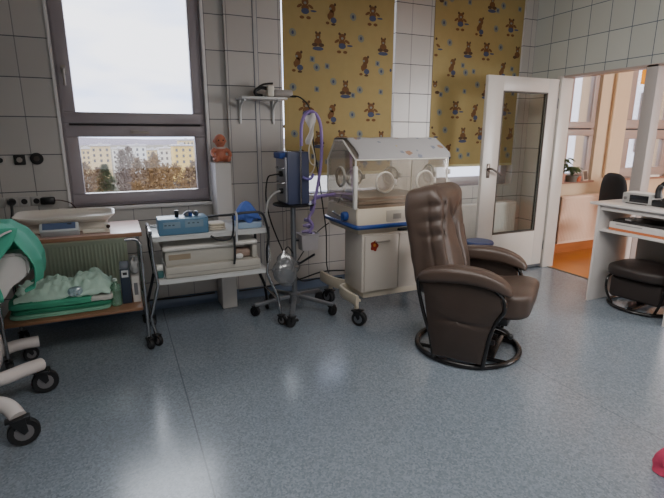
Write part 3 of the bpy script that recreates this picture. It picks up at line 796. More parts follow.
    build(tube(spline([(1.11, 3.355, .545), (1.15, 3.39, .56), (1.195, 3.41, .50)], 5), .005, 6), 'tie', BLACK, g)
    # foot pedal and cables
    ft = thing('foot_pedal', 'flat black foot pedal lying on the floor under the pole stand', 'pedal', (1.14, 3.26, 0))
    build(box(1.045, 1.165, 3.215, 3.295, .001, .022, bev=.006), 'base', BLACK, ft)
    build(box(1.055, 1.155, 3.220, 3.285, .022, .034, bev=.005), 'pedal_plate', DULLSTEEL, ft)
    cab = M('black_cable', (24, 24, 26), .5); wc = M('grey_cable', (166, 164, 160), .5)
    def cable(pts, rad, m, label, cat='cable', name='power_cable', n=8):
        return tag(build(tube(spline(pts, n), rad, 6), name, m), label, cat)
    cable([(1.112, 3.44, 1.12), (1.06, 3.44, 1.115), (1.02, 3.45, 1.09), (1.005, 3.46, .95), (1.03, 3.47, .80), (1.10, 3.52, .62), (1.25, 3.68, .35), (1.42, 3.86, .12), (1.62, 3.9, .10), (1.85, 3.88, .085)], .006, cab, 'black cable from the side of the blue unit, drooping to the floor behind', 'cable')
    cable([(1.112, 3.44, .99), (1.06, 3.43, .975), (1.005, 3.42, .91), (.985, 3.40, .76), (.99, 3.39, .60), (1.005, 3.39, .48)], .009, wc, 'thick grey hose hanging beside the blue unit next to the white trolley', 'hose', 'grey_hose')
    cable([(1.335, 3.79, 1.712), (1.375, 3.72, 1.708), (1.392, 3.60, 1.66), (1.372, 3.44, 1.58), (1.345, 3.36, 1.50), (1.36, 3.35, 1.30), (1.40, 3.36, 1.10), (1.47, 3.45, .86), (1.53, 3.52, .62), (1.62, 3.72, .30), (1.70, 3.86, .16)], .0055, cab, 'long black cable running down from the wall shelf past the purple hose')
    cable([(.10, 3.93, .095), (.40, 3.925, .085), (.66, 3.93, .085)], .007, cab, 'dark cable lying along the skirting under the white trolley')
    cable([(.86, 3.90, .082), (1.05, 3.90, .085), (1.30, 3.90, .10), (1.46, 3.91, .12), (1.66, 3.88, .17), (1.90, 3.85, .16)], .007, cab, 'dark cable lying along the skirting behind the pole stand')
    cable([(1.21, 3.47, .35), (1.36, 3.60, .46), (1.50, 3.68, .58), (1.60, 3.62, .68)], .005, cab, 'thin black cable stretched from the stand pole up to the incubator')
pump_stand()

# ------------------------------------------------------------------ wall shelf with a hand device
def wall_shelf():
    r = thing('wall_shelf', 'small white shelf on two brackets fixed to the tiles above the blue unit', 'shelf', (1.12, 3.965, 1.5))
    build(box(.925, 1.30, 3.76, 3.964, 1.683, 1.703, bev=.004), 'shelf_board', WHITEMETAL, r)
    for x in (.955, 1.235):
        build(tube(spline([(x, 3.78, 1.681), (x, 3.86, 1.67), (x, 3.945, 1.62), (x, 3.957, 1.51)], 5), .011, 8).tube([(x, 3.957, 1.69), (x, 3.957, 1.50)], .011, 8), 'bracket', WHITEMETAL, r)
    d = thing('handheld_device', 'grey and white hand-held device with black grip lying on the small wall shelf', 'medical device', (1.2, 3.85, 1.704))
    build(box(1.20, 1.36, 3.79, 3.87, 1.705, 1.765, bev=.014), 'body', M('grey_device_shell', (150, 142, 136), .4), d)
    build(box(1.145, 1.205, 3.795, 3.865, 1.706, 1.795, bev=.016), 'front_cap', CREAMWHITE, d)
    b = tube(spline([(1.15, 3.83, 1.77), (1.10, 3.83, 1.775), (1.055, 3.83, 1.75), (1.06, 3.83, 1.722), (1.11, 3.83, 1.715)], 5), .014, 8).tube(spline([(1.06, 3.83, 1.762), (1.12, 3.83, 1.80), (1.20, 3.83, 1.812)], 4), .008, 8)
    build(b, 'grip', BLACK, d)
    build(tube([(1.345, 3.80, 1.715), (1.375, 3.77, 1.712)], .009, 8), 'plug', BLACK, d)
    # data sheet box beside it
wall_shelf()

# ------------------------------------------------------------------ doll
def doll():
    b = B(); c = Vector((.748, 3.815, 1.196))
    sk = [((0, 0, .055), (.044, .036, .050)), ((0, -.004, .10), (.036, .030, .035)), ((0, -.008, .168), (.046, .044, .052)), ((0, -.046, .158), (.022, .014, .020)),
          ((-.045, .0, .165), (.010, .008, .014)), ((.045, .0, .165), (.010, .008, .014)), ((0, -.060, .160), (.007, .006, .006))]
    for p, rd in sk: b.ball(c + Vector(p), rd, 14)
    for s in (-1, 1):
        b.tube([c + Vector(q) for q in spline([(s * .034, 0, .105), (s * .066, -.018, .082), (s * .066, -.050, .060)], 4)], [.018] * 4 + [.015] * 4 + [.013], 10)
        b.ball(c + Vector((s * .064, -.058, .056)), (.015, .015, .013), 10)
        for k in range(4): b.ball(c + Vector((s * (.056 + .006 * k), -.071, .054)), (.004, .008, .005), 6)
        b.tube([c + Vector(q) for q in spline([(s * .022, -.005, .028), (s * .050, -.050, .030), (s * .044, -.092, .024)], 4)], [.026] * 4 + [.021] * 4 + [.016], 10)
        b.ball(c + Vector((s * .044, -.098, .030)), (.014, .012, .022), 10)
    o = build(b, 'baby_doll', M('tan_doll_plastic', (196, 120, 92), .4, var=.08), ang=80)
    md = o.modifiers.new('one_skin', 'REMESH'); md.mode = 'VOXEL'; md.voxel_size = .0045; md.use_smooth_shade = True
    sm = o.modifiers.new('soft', 'SMOOTH'); sm.iterations = 3; sm.factor = .5
    tag(o, 'small tan baby doll sitting on the white boxed pipe beside the window', 'doll')
    oo = Vector(o.location)
    for s in (-1, 1): build(B().ball(c + Vector((s * .017, -.0525, .172)), (.0055, .004, .0065), 8), 'eye', M('doll_eye', (40, 26, 22), .3), o)
    h = B(); h.tube([c + Vector((.039 * cos(t), -.001 + .033 * sin(t), .114)) for t in [2 * pi * i / 20 for i in range(20)]], .008, 6, closed=True)
    build(h, 'bib', M('white_bib', (214, 196, 186), .7), o)
doll()

# ------------------------------------------------------------------ scale trolley
def scale_trolley():
    r = thing('scale_trolley', 'steel trolley with wooden top and lower shelf carrying the baby scale, before the green radiator', 'trolley', (-.33, 3.43, 0))
    woodm = wood('brown_shelf_board', (120, 86, 62), (150, 112, 84), .4)
    top = B(); top.box(-.76, .098, 3.195, 3.685, .775, .800, bev=.003)
    build(top, 'table_top', woodm, r)
    build(box(-.755, .094, 3.200, 3.680, .800, .803), 'top_sheet', M('pink_reflection_laminate', (204, 170, 160), .25, var=.05), r, smooth=False)  # laminate sheet with a pinkish reflection put into its colour
    build(box(-.74, .065, 3.205, 3.66, .272, .292, bev=.003), 'lower_shelf', woodm, r)
    for x in (-.72, .082):
        s = 1 if x > 0 else -1
        for y in (3.19, 3.66):
            q = [(x - s * .09, y, .762), (x - s * .03, y, .760), (x - s * .006, y, .735), (x, y, .68), (x + .0 * s, y, .30), (x, y, .085)]
            build(tube(spline(q, 5), .0115, 10), 'leg', STEEL, r)
            castor(r, x, y, .09, .036, .026, -1.2 if y < 3.4 else 1.0, GREYHUB)
        build(tube([(x, 3.19, .268), (x, 3.66, .268)], .009, 8), 'cross_bar', STEEL, r)
    # baby scale
    b = thing('baby_scale', 'ivory baby scale with curved weighing tray and blue display, on the wooden trolley top', 'scale', (-.33, 3.42, .803))
    build(box(-.58, -.10, 3.36, 3.58, .804, .862, bev=.012), 'scale_base', CREAMWHITE, b)
    def tray(u, v):
        a = 2 * pi * u; ca, sa = cos(a), sin(a); m = (abs(ca) ** 5 + abs(sa) ** 5) ** -.2
        rr, z = [(.0, .874), (.60, .873), (.84, .876), (.93, .892), (.97, .908), (1.0, .910), (1.0, .903), (.955, .893), (.86, .868), (.6, .864), (.0, .864)][min(10, int(v * 10 + .5))]
        return Vector((-.335 + .285 * rr * m * ca, 3.45 + .165 * rr * m * sa, z + .020 * max(0, -ca * rr * m - .55) + .012 * max(0, sa * rr)))
    o = build(B().grid(tray, 48, 10, closed_u=True), 'weighing_tray', M('ivory_tray', (206, 198, 186), .35, var=.03), b, ang=80)
    m = Matrix.Translation((-.36, 3.262, .838)) @ Matrix.Rotation(radians(-42), 4, 'X')
    cs = build(box(-.105, .105, -.045, .03, -.034, .030, bev=.008, mat=m), 'display_console', M('grey_white_console', (184, 190, 192), .4), b)
    q = B(); q.slot = 0; q.box(-.088, .088, -.0475, -.0445, -.020, .024, mat=m); q.slot = 1; q.box(.045, .068, -.049, -.047, .008, .018, mat=m)
    build(q, 'display', [M('blue_grey_display', (84, 98, 130), .25), M('display_figure', (30, 34, 44), .4)], cs, smooth=False)
    q = box(-.24, -.10, 3.26, 3.29, .806, .832, bev=.006).box(-.115, -.085, 3.25, 3.30, .804, .862, bev=.008)
    build(q, 'side_arm', CREAMWHITE, b)
    build(B().ball((-.092, 3.246, .845), .012), 'knob', M('brown_knob', (60, 40, 34), .4), b)
    # contents of the lower shelf
    green = [M('green_sheet', (64, 152, 120), .85, var=.10, vs=20.), M('dark_green_sheet', (40, 122, 92), .85, var=.10, vs=20.), M('pale_green_sheet', (120, 172, 146), .85, var=.10, vs=20.)]
    labs = ['folded pale green sheet, lowest in the stack on the trolley shelf', 'folded dark green sheet, in the middle of the stack on the trolley shelf', 'folded bright green sheet, top of the stack under the crumpled gown']
    z = .293
    for i, (h, mm, x0, x1) in enumerate(((.030, green[2], -.70, -.125), (.032, green[1], -.69, -.12), (.048, green[0], -.70, -.22))):
        def fs(p, i=i): return (noise.noise(p * 2 + Vector((i * 3, 0, 0))) * .008, noise.noise(p * 2.3 + Vector((0, i * 5, 1))) * .008, noise.noise(p * 3 + Vector((0, 0, i))) * .004 * max(0, p.z))
        o = build(B().pillow(((x0 + x1) / 2, 3.42, z + h / 2), ((x1 - x0) / 2, .17, h / 2), 8., 12, fs), 'folded_sheet', mm, ang=80)
        tag(o, labs[i], 'sheet', 'folded green sheets on the trolley shelf'); z += h - .001
    o = build(B().pillow((-.185, 3.34, .3725), (.075, .08, .018), 6., 8, lambda p: (0, 0, noise.noise(p * 3) * .005)), 'folded_towel', M('white_towel', (186, 186, 178), .9)); tag(o, 'small folded white towel beside the bright green sheet on the shelf', 'towel')
    def gown(u, v):
        x = -.66 + u * .535; y = 3.265 + v * .305
        env = (sin(pi * min(1, v * 1.0)) ** .6) * (.55 + .45 * sin(pi * min(1, u * 1.05 + .05)))
        z = .405 + env * (.05 + .045 * u) + abs(noise.fractal(Vector((x * 8, y * 10, 0)), .7, 2.2, 5)) * .058 * (.3 + env) - .02 * max(0, .22 - v) / .22 * (.5 + .5 * noise.noise(Vector((x * 9, 1, 2))))
        z += (.10 * max(0, u - .66) / .34 - .13 * max(0, u - .88) / .12) * sin(pi * v) ** .8; x += .025 * noise.noise(Vector((v * 9, u * 3, 4))) * abs(u - .5) * 2
        return Vector((x + .02 * noise.noise(Vector((x * 5, y * 6, 3))), y + .02 * noise.noise(Vector((x * 6, y * 5, 7))), max(z, (.400 if v > .12 else .33 + .04 * noise.noise(Vector((x * 11, 0, 0)))) if u < .75 else .395)))
    o = build(B().grid(gown, 60, 34), 'crumpled_gown', M('pale_green_gown', (192, 220, 204), .8, var=.16, vs=14., trans=.15), ang=80)
    o.modifiers.new('thick', 'SOLIDIFY').thickness = .003
    tag(o, 'crumpled pale green surgical gown heaped on the folded sheets', 'gown')
    o = build(B().pillow((-.325, 3.268, .438), (.04, .016, .028), 3., 8, lambda p: tuple(noise.noise(p * 4) * .008 for _ in range(3))), 'film_packet', clear('silvery_film', (200, 220, 226), .45, .5, .1, diff=(196, 222, 230)), ang=25); tag(o, 'small shiny plastic packet stuck in the crumpled green gown', 'packet')
    k = thing('plastic_bottle', 'clear pale green plastic bottle standing between the gown and dark blue folder', 'bottle', (-.093, 3.34, .292))
    build(B().lathe([(.028, 0), (.033, .006), (.033, .085), (.029, .10), (.033, .115), (.031, .135), (.014, .155), (.013, .17)], (-.093, 3.32, .293), 20), 'body', clear('green_bottle_plastic', (196, 226, 206), .26, .2, .08, diff=(170, 216, 190)), k)
    build(B().lathe([(.014, 0), (.014, .016), (.012, .018)], (-.093, 3.32, .463), 14), 'cap', M('pale_cap', (196, 210, 200), .5), k)
    f = thing('ring_binder', 'dark blue ring binder standing upright at the end of the trolley shelf', 'binder', (-.04, 3.42, .292))
    build(box(-.057, .003, 3.325, 3.56, .293, .535, bev=.003), 'cover', M('dark_navy_board', (38, 50, 66), .5), f)
    build(box(-.048, -.006, 3.3232, 3.3256, .478, .526), 'spine_label', M('spine_label_paper', (206, 208, 206), .6), f, smooth=False)
    build(box(-.040, -.014, 3.3222, 3.3234, .494, .512), 'label_print', BLACK, f, smooth=False)
    f = thing('carton_box', 'slim white cardboard box standing beside the dark blue binder', 'box', (.03, 3.42, .292))
    build(box(.010, .058, 3.33, 3.55, .293, .475, bev=.002), 'carton', M('white_carton', (206, 202, 196), .6), f)
    build(box(.022, .046, 3.3282, 3.3304, .345, .43), 'print_panel', M('carton_grey_print', (110, 112, 116), .6), f, smooth=False)
    o = build(B().pillow((.036, 3.42, .535), (.030, .07, .060), 2.6, 10, lambda p: tuple(noise.noise(p * 3 + Vector((a, 0, 0))) * .010 for a in range(3))), 'tissue_bag', clear('frosted_bag', (220, 222, 222), .6, .3, .2, diff=(206, 206, 204)), ang=35)
    tag(o, 'crumpled translucent bag stuffed on top of the slim white box', 'bag')
scale_trolley()

# ------------------------------------------------------------------ white trolley
def white_trolley():
    r = thing('white_trolley', 'white two-tier trolley on bent chrome legs, below the right half of the window', 'trolley', (.54, 3.4, 0))
    for z, x0, x1, y0, y1, nm in ((.752, .145, .945, 3.22, 3.60, 'top_tray'), (.452, .165, .930, 3.225, 3.60, 'lower_tray')):
        b = box(x0, x1, y0, y1, z - .008, z, bev=.003)
        b.box(x0, x1, y0, y0 + .008, z - .03, z + .004, bev=.002).box(x0, x1, y1 - .008, y1, z - .03, z + .02, bev=.002)
        b.box(x0, x0 + .008, y0, y1, z - .03, z + .004, bev=.002).box(x1 - .008, x1, y0, y1, z - .03, z + .004, bev=.002)
        build(b, nm, WHITEMETAL, r)
    for s, xt, xm, xb, xf in ((-1, .150, .168, .108, .128), (1, .945, .930, 1.008, 1.020)):
        for y in (3.225, 3.585):
            q = [(xt, y, .765), (xt - s * .004, y, .60), (xm, y, .44), (xm + s * .008, y, .39), (xb - s * .01, y, .24), (xb, y, .20), (xf, y, .088)]
            build(tube(spline(q, 5), .0115, 10), 'leg', STEEL if y < 3.4 else M('dark_leg', (52, 52, 56), .35, .8), r)
            castor(r, xf, y, .09, .038, .026, (-.9 if y < 3.4 else 1.2), GREYHUB)
        build(tube([(xb, 3.225, .20), (xb, 3.585, .20)], .008, 8), 'cross_bar', STEEL, r)
    build(tube(spline([(.150, 3.225, .765), (.150, 3.25, .79), (.150, 3.56, .79), (.150, 3.585, .765)], 5), .010, 8), 'push_bar', STEEL, r)
    # blue CPAP unit
    c = thing('medical_unit', 'long light blue medical unit with grey panels, on the top tier of the white trolley', 'medical device', (.365, 3.33, .752))
    build(box(.205, .53, 3.245, 3.42, .754, .862, bev=.006), 'housing', M('light_blue_housing', (88, 126, 154), .4, var=.05), c)
    b = box(.235, .345, 3.2425, 3.246, .80, .842).box(.375, .495, 3.2425, 3.246, .80, .848)
    build(b, 'front_panel', M('grey_front_panel', (120, 144, 160), .4), c, smooth=False)
    b = B()
    for x, z in ((.25, .822), (.275, .822), (.30, .822), (.40, .83), (.43, .83), (.46, .83)): b.box(x - .007, x + .007, 3.2405, 3.2427, z - .004, z + .004)
    build(b, 'display_mark', M('panel_dark_mark', (60, 78, 92), .5), c, smooth=False)
    for x, h, m in ((.335, .045, BLACK), (.40, .030, DULLSTEEL), (.425, .028, BLUE), (.465, .034, M('slate_knob', (70, 84, 104), .4))):
        build(B().lathe([(.012, 0), (.014, .004), (.012, h * .6), (.015, h * .7), (.013, h)], (x, 3.34, .861), 12), 'connector', m, c)
    build(tube(spline([(.38, 3.34, .872), (.41, 3.33, .895), (.44, 3.33, .89), (.455, 3.34, .868)], 4), .008, 8), 'hose_link', DULLSTEEL, c)
    # pad stacks
    for i, (z, w) in enumerate(((.754, .062), (.770, .060), (.786, .057))):
        o = build(B().pillow((.600, 3.36, z + .008), (w, .06, .0085), 5., 8), 'gauze_pad', M('cream_gauze', (206, 196, 178), .9), ang=80)
        tag(o, ['cream gauze pad at the bottom of the small stack beside the blue unit', 'cream gauze pad in the middle of the small stack beside the blue unit', 'cream gauze pad on top of the small stack beside the blue unit'][i], 'pad', 'gauze pads on the white trolley')
    # blue wrap over a pale box
    o = build(box(.74, .912, 3.27, 3.44, .754, .80, bev=.008), 'plastic_tub', M('pale_blue_tub', (150, 172, 196), .45)); tag(o, 'pale blue plastic tub under the blue cloth on the white trolley', 'tub')
    def wrap(u, v):
        a = 2 * pi * u
        rr = (1 - v) ** .5
        sq = 1 / max(abs(cos(a)), abs(sin(a))) ** .6
        fold = 1 + .16 * sin(7 * a + 2 * v) * (1 - v) + .08 * noise.noise(Vector((cos(a) * 3, sin(a) * 3, v * 3)))
        return Vector((.822 + .092 * rr * sq * fold * cos(a), 3.355 + .085 * rr * sq * fold * sin(a), .802 + .135 * v ** 1.1 + .012 * sin(5 * a) * (1 - v) + .006))
    o = build(B().grid(wrap, 60, 18, closed_u=True), 'blue_cloth', M('royal_blue_wrap', (76, 106, 184), .8, var=.18, vs=18.), ang=70); tag(o, 'crumpled royal blue cloth peaked on the pale tub of the white trolley', 'cloth')
    # black hose arch
    o = build(tube(spline([(.535, 3.30, .853), (.60, 3.27, .862), (.676, 3.235, .868), (.79, 3.21, .880), (.89, 3.205, .872), (.925, 3.205, .80), (.940, 3.20, .70), (.925, 3.205, .60), (.93, 3.215, .50)], 8), .009, 8), 'black_hose', M('black_hose_rubber', (34, 34, 38), .4)); tag(o, 'black hose arching from the blue unit over the end of the white trolley', 'hose')
    b = tube(spline([(.535, 3.215, .735), (.57, 3.20, .712), (.63, 3.20, .70), (.675, 3.20, .715), (.690, 3.20, .78), (.690, 3.20, .875)], 8), .007, 8).tube(spline([(.690, 3.20, .72), (.692, 3.20, .60), (.685, 3.205, .52)], 6), .008, 8)
    o = build(b, 'black_hose', MATS['black_hose_rubber']); tag(o, 'thin black hose drooping in front of the top tier of the white trolley', 'hose')
    o = build(tube(spline([(.706, 3.195, .895), (.715, 3.195, .86), (.712, 3.195, .78), (.706, 3.195, .68)], 6), .008, 8), 'clear_tube', M('milky_tube', (196, 196, 198), .4)); tag(o, 'short milky tube hanging upright in front of the white trolley', 'tube')
    # lower tier: long pale lamp unit
    d = thing('medical_device', 'long ivory medical device lying on the lower tier of the white trolley', 'medical device', (.55, 3.38, .452))
    ivory = M('dull_ivory', (182, 177, 167), .4, var=.04)
    build(box(.224, .885, 3.238, 3.555, .456, .535, bev=.010), 'device_foot', ivory, d)
    build(box(.232, .70, 3.275, 3.53, .534, .645, bev=.008), 'housing', ivory, d)
    build(box(.835, .872, 3.275, 3.53, .534, .645, bev=.008), 'end_cheek', ivory, d)
    build(box(.215, .872, 3.248, 3.53, .640, .672, bev=.014, seg=3), 'top_rail', M('white_rail', (222, 218, 210), .35), d)
    build(box(.255, .40, 3.272, 3.277, .575, .612), 'brown_label', M('dull_brown_panel', (150, 134, 112), .5), d, smooth=False)
    build(box(.236, .873, 3.2365, 3.240, .484, .489), 'seam_line', M('grey_seam', (150, 146, 138), .5), d, smooth=False)
    o = build(B().pillow((.768, 3.33, .572), (.062, .05, .034), 3., 8, lambda p: tuple(noise.noise(p * 3 + Vector((a, 1, 0))) * .008 for a in range(3))), 'tubing_bundle', M('brownish_tubing', (150, 128, 114), .6, var=.3, vs=40.), ang=70); tag(o, 'bundle of brownish tubing tucked at the right end of the long ivory device', 'tubing')
    o = build(B().ball((.735, 3.262, .560), (.03, .018, .022), 12), 'mask_cushion', M('white_soft_plastic', (214, 210, 206), .5)); tag(o, 'small white soft mask in front of the long ivory device', 'mask')
    g = thing('tape_dispenser', 'small teal and white tape dispenser on the lower tier, left of the long ivory device', 'dispenser', (.195, 3.30, .452))
    build(box(.172, .216, 3.28, 3.36, .454, .505, bev=.008), 'body', M('teal_plastic', (56, 104, 104), .4), g)
    build(B().lathe([(.014, -.02), (.026, -.02), (.026, .02), (.014, .02)], (.194, 3.31, .522), 16, 'X'), 'tape_roll', M('white_tape', (210, 208, 200), .6), g)
white_trolley()

# ------------------------------------------------------------------ hospital bed at the left edge
def bed():
    r = thing('medical_bed', 'white plastic medical bed on curved wheeled legs, cut off by the left edge', 'bed', (-.95, 2.65, 0))
    pl = M('white_bed_plastic', (214, 206, 202), .35, var=.04)
    # arm rest / head piece
    prof = [(-.600, .835), (-.525, .870), (-.470, .872), (-.438, .862), (-.425, .835), (-.425, .775), (-.435, .760), (-.452, .768), (-.470, .755), (-.505, .715), (-.545, .655), (-.60, .60), (-.68, .55), (-.95, .50), (-.95, .70), (-.68, .76)]
    b = B(); b.prism(prof, lambda p: Vector((p[0], 2.52, p[1])), lambda p: Vector((p[0], 2.64, p[1])))
    bmesh.ops.bevel(b.bm, geom=b.bm.edges[:], offset=.012, segments=2, affect='EDGES')
    build(b, 'side_arm', pl, r)
    build(box(-1.75, -.78, 2.30, 3.0, .60, .72, bev=.04, seg=4), 'bed_base', pl, r)
    build(box(-1.75, -.76, 2.32, 2.98, .72, .86, bev=.05, seg=4), 'mattress', M('grey_bed_cover', (120, 126, 128), .5), r)
    b = B(); b.ribbon(spline([(-.72, 2.6, .62), (-.66, 2.6, .50), (-.645, 2.6, .36), (-.70, 2.6, .22), (-.80, 2.62, .14)], 6), .16, .07, up=(1, 0, 0))
    build(b, 'column_cover', pl, r)
    build(B().lathe([(.22, .08), (.24, .10), (.22, .20), (.16, .26), (.15, .60)], (-1.0, 2.65, 0), 28), 'column', pl, r)
    for q, cy in (([(-1.0, 2.62, .22), (-.80, 2.62, .205), (-.66, 2.68, .19), (-.56, 2.76, .185), (-.492, 2.83, .172)], 0), ([(-1.0, 2.52, .20), (-.80, 2.48, .195), (-.64, 2.44, .185), (-.57, 2.40, .17), (-.530, 2.345, .14)], 1), ([(-1.0, 2.75, .13), (-.85, 3.05, .13), (-.72, 3.27, .125), (-.57, 3.32, .12)], 2)):
        build(B().tube(spline(q, 6), .036, 14), 'leg', pl, r)
    for x, y, rd, yw in ((-.515, 2.83, .067, .15), (-.545, 2.335, .067, .2), (-.64, 3.31, .045, .3)):
        castor(r, x, y, .11 + (.0 if rd > .05 else -.01), rd, .030, yw, GREYHUB)
    build(box(-.52, -.455, 2.79, 2.85, .128, .142, bev=.005), 'brake_pedal', BLACK, r)
    build(tube([(-1.02, 2.5, .45), (-.62, 2.45, .47), (-.58, 2.46, .49)], .02, 10), 'lever', pl, r)
    # teal drape: a sheet thrown over the head of the bed, open towards the room so the white arm shows
    gm = M('teal_green_drape', (84, 186, 156), .7, var=.14, vs=10., trans=.25)
    pr = [(-1.3, 1.0), (-.9, 1.008), (-.62, 1.008), (-.515, 1.0), (-.455, .945), (-.415, .875), (-.392, .815), (-.388, .76), (-.395, .715), (-.435, .695)]
    def dr(u, v):
        k = u * (len(pr) - 1); i = min(int(k), len(pr) - 2); f = k - i
        x = pr[i][0] + (pr[i + 1][0] - pr[i][0]) * f; z = pr[i][1] + (pr[i + 1][1] - pr[i][1]) * f
        y = 2.47 + v * .40
        w = noise.noise(Vector((x * 6, y * 9, z * 5)))
        return Vector((x + .016 * w + .012 * sin(v * 11 + u * 4) * u - .03 * v * v * u, y, z + .014 * w + .010 * sin(v * 7) - .02 * v * v))
    q = B().grid(dr, 60, 26)
    q.grid(lambda u, v: Vector((-1.2 + u * (.675 + .085 * v), 2.83 + .02 * sin(u * 15) - .03 * v, .985 - .02 * u * u - v * .25 + .008 * noise.noise(Vector((u * 8, v * 4, 2))))), 40, 12)
    o = build(q, 'green_drape', gm, ang=80); o.modifiers.new('thick', 'SOLIDIFY').thickness = .003
    tag(o, 'teal green drape thrown over the head of the white bed, hanging down past its arm', 'drape')
    def fl(u, v):
        x1 = -.435 - .075 * min(1, v * 2.2) - .03 * v + .012 * sin(v * 8)
        x = -1.2 + u * (x1 + 1.2); y = 2.462 - .022 * sin(u * 13 + v * 3) * (.3 + v) - .03 * v
        z = 1.0 - v * (.36 - .03 * u) + .008 * noise.noise(Vector((x * 6, v * 4, 2)))
        return Vector((x, y, z))
    o = build(B().grid(fl, 36, 18), 'green_drape', gm, ang=80); o.modifiers.new('thick', 'SOLIDIFY').thickness = .003
    tag(o, 'teal green flap hanging down in front of the white bed arm', 'drape')
    o = build(tube(spline([(-.57, 2.415, .915), (-.53, 2.42, .95), (-.49, 2.435, .98), (-.46, 2.455, .99)], 6), .005, 6), 'clear_tube', M('milky_tube', (196, 196, 198), .4)); tag(o, 'thin pale tube lying across the fold of the teal drape', 'tube')
bed()

# ------------------------------------------------------------------ sockets on the left wall
def sockets():
    mw = M('grey_socket_plate', (176, 172, 168), .4); dk = M('dark_socket_well', (30, 28, 28), .6)
    for i, x in enumerate((-.790, -.715, -.640, -.565, -.490)):
        lab = ['grey wall socket at the left picture edge of the lower row', 'grey wall socket holding a black round plug with a drooping cable', 'empty grey wall socket next to the drooping cable plug', 'empty grey wall socket next to the black adapter', 'grey wall socket holding the black box adapter'][i]
        t = thing('wall_socket', lab, 'socket', (x, 3.998, .905), group='sockets in the row below the window line')
        build(box(x - .034, x + .034, 3.990, 3.9995, .905, .975, bev=.004), 'plate', mw, t)
        build(B().lathe([(.020, 3.9895), (.020, 3.9905), (.014, 3.992)], (x, 0, .940), 18, 'Y'), 'well', dk if i else mw, t)
    for i, (x, z, lab) in enumerate(((-.745, 1.235, 'small round wall outlet at the left picture edge of the upper row'), (-.630, 1.236, 'square dark wall outlet in the middle of the upper row'), (-.525, 1.242, 'round dark wall outlet of the upper row, nearest the window'))):
        t = thing('wall_outlet', lab, 'outlet', (x, 3.998, z - .035), group='gas and data outlets above the socket row')
        if i == 1: build(box(x - .036, x + .036, 3.984, 3.9995, z - .036, z + .036, bev=.012), 'plate', dk, t)
        else: build(B().lathe([(.030 if i == 0 else .042, 3.9995), (.030 if i == 0 else .042, 3.985), (.024, 3.982)], (x, 0, z), 20, 'Y'), 'plate', mw if i == 0 else dk, t)
        build(B().lathe([(.018, 3.984), (.018, 3.978), (.008, 3.977)], (x, 0, z), 16, 'Y'), 'nozzle', M('outlet_core', (150, 140, 132), .4) if i == 1 else (dk if i == 0 else M('outlet_brown', (70, 60, 54), .5)), t)
    t = thing('power_plug', 'black round power plug with a cable drooping behind the teal drape', 'plug', (-.715, 3.96, .92))
    build(B().lathe([(.026, 3.989), (.026, 3.965), (.016, 3.950)], (-.715, 0, .942), 18, 'Y'), 'plug_head', BLACK, t)
    build(tube(spline([(-.715, 3.955, .925), (-.715, 3.93, .86), (-.735, 3.90, .78), (-.80, 3.80, .70), (-.95, 3.6, .66)], 6), .009, 8), 'cable', BLACK, t)
    t = thing('power_adapter', 'black box power adapter plugged in left of the window', 'adapter', (-.49, 3.95, .91))
    build(box(-.535, -.445, 3.935, 3.989, .916, .966, bev=.008), 'adapter_body', BLACK, t)
    build(tube(spline([(-.447, 3.95, .945), (-.40, 3.945, .94), (-.34, 3.94, .915), (-.30, 3.9, .86)], 5), .004, 6), 'cable', M('brown_wire', (70, 46, 44), .6), t)
sockets()

# ------------------------------------------------------------------ stool behind the recliner
t = thing('round_stool', 'small round dark blue stool standing before the open door, behind the recliner', 'stool', (2.99, 3.32, 0))
build(B().lathe([(.02, .418), (.115, .418), (.130, .428), (.132, .446), (.122, .456), (.02, .459)], (2.99, 3.32, 0), 32), 'seat', M('dark_blue_vinyl', (44, 60, 104), .35), t)
build(B().lathe([(.018, .06), (.018, .42)], (2.99, 3.32, 0), 16), 'post', STEEL, t)
for k in range(4):
    a = pi / 4 + k * pi / 2
    build(tube(spline([(2.99, 3.32, .10), (2.99 + .09 * cos(a), 3.32 + .09 * sin(a), .08), (2.99 + .155 * cos(a), 3.32 + .155 * sin(a), .012)], 5), .012, 8), 'leg', STEEL, t)

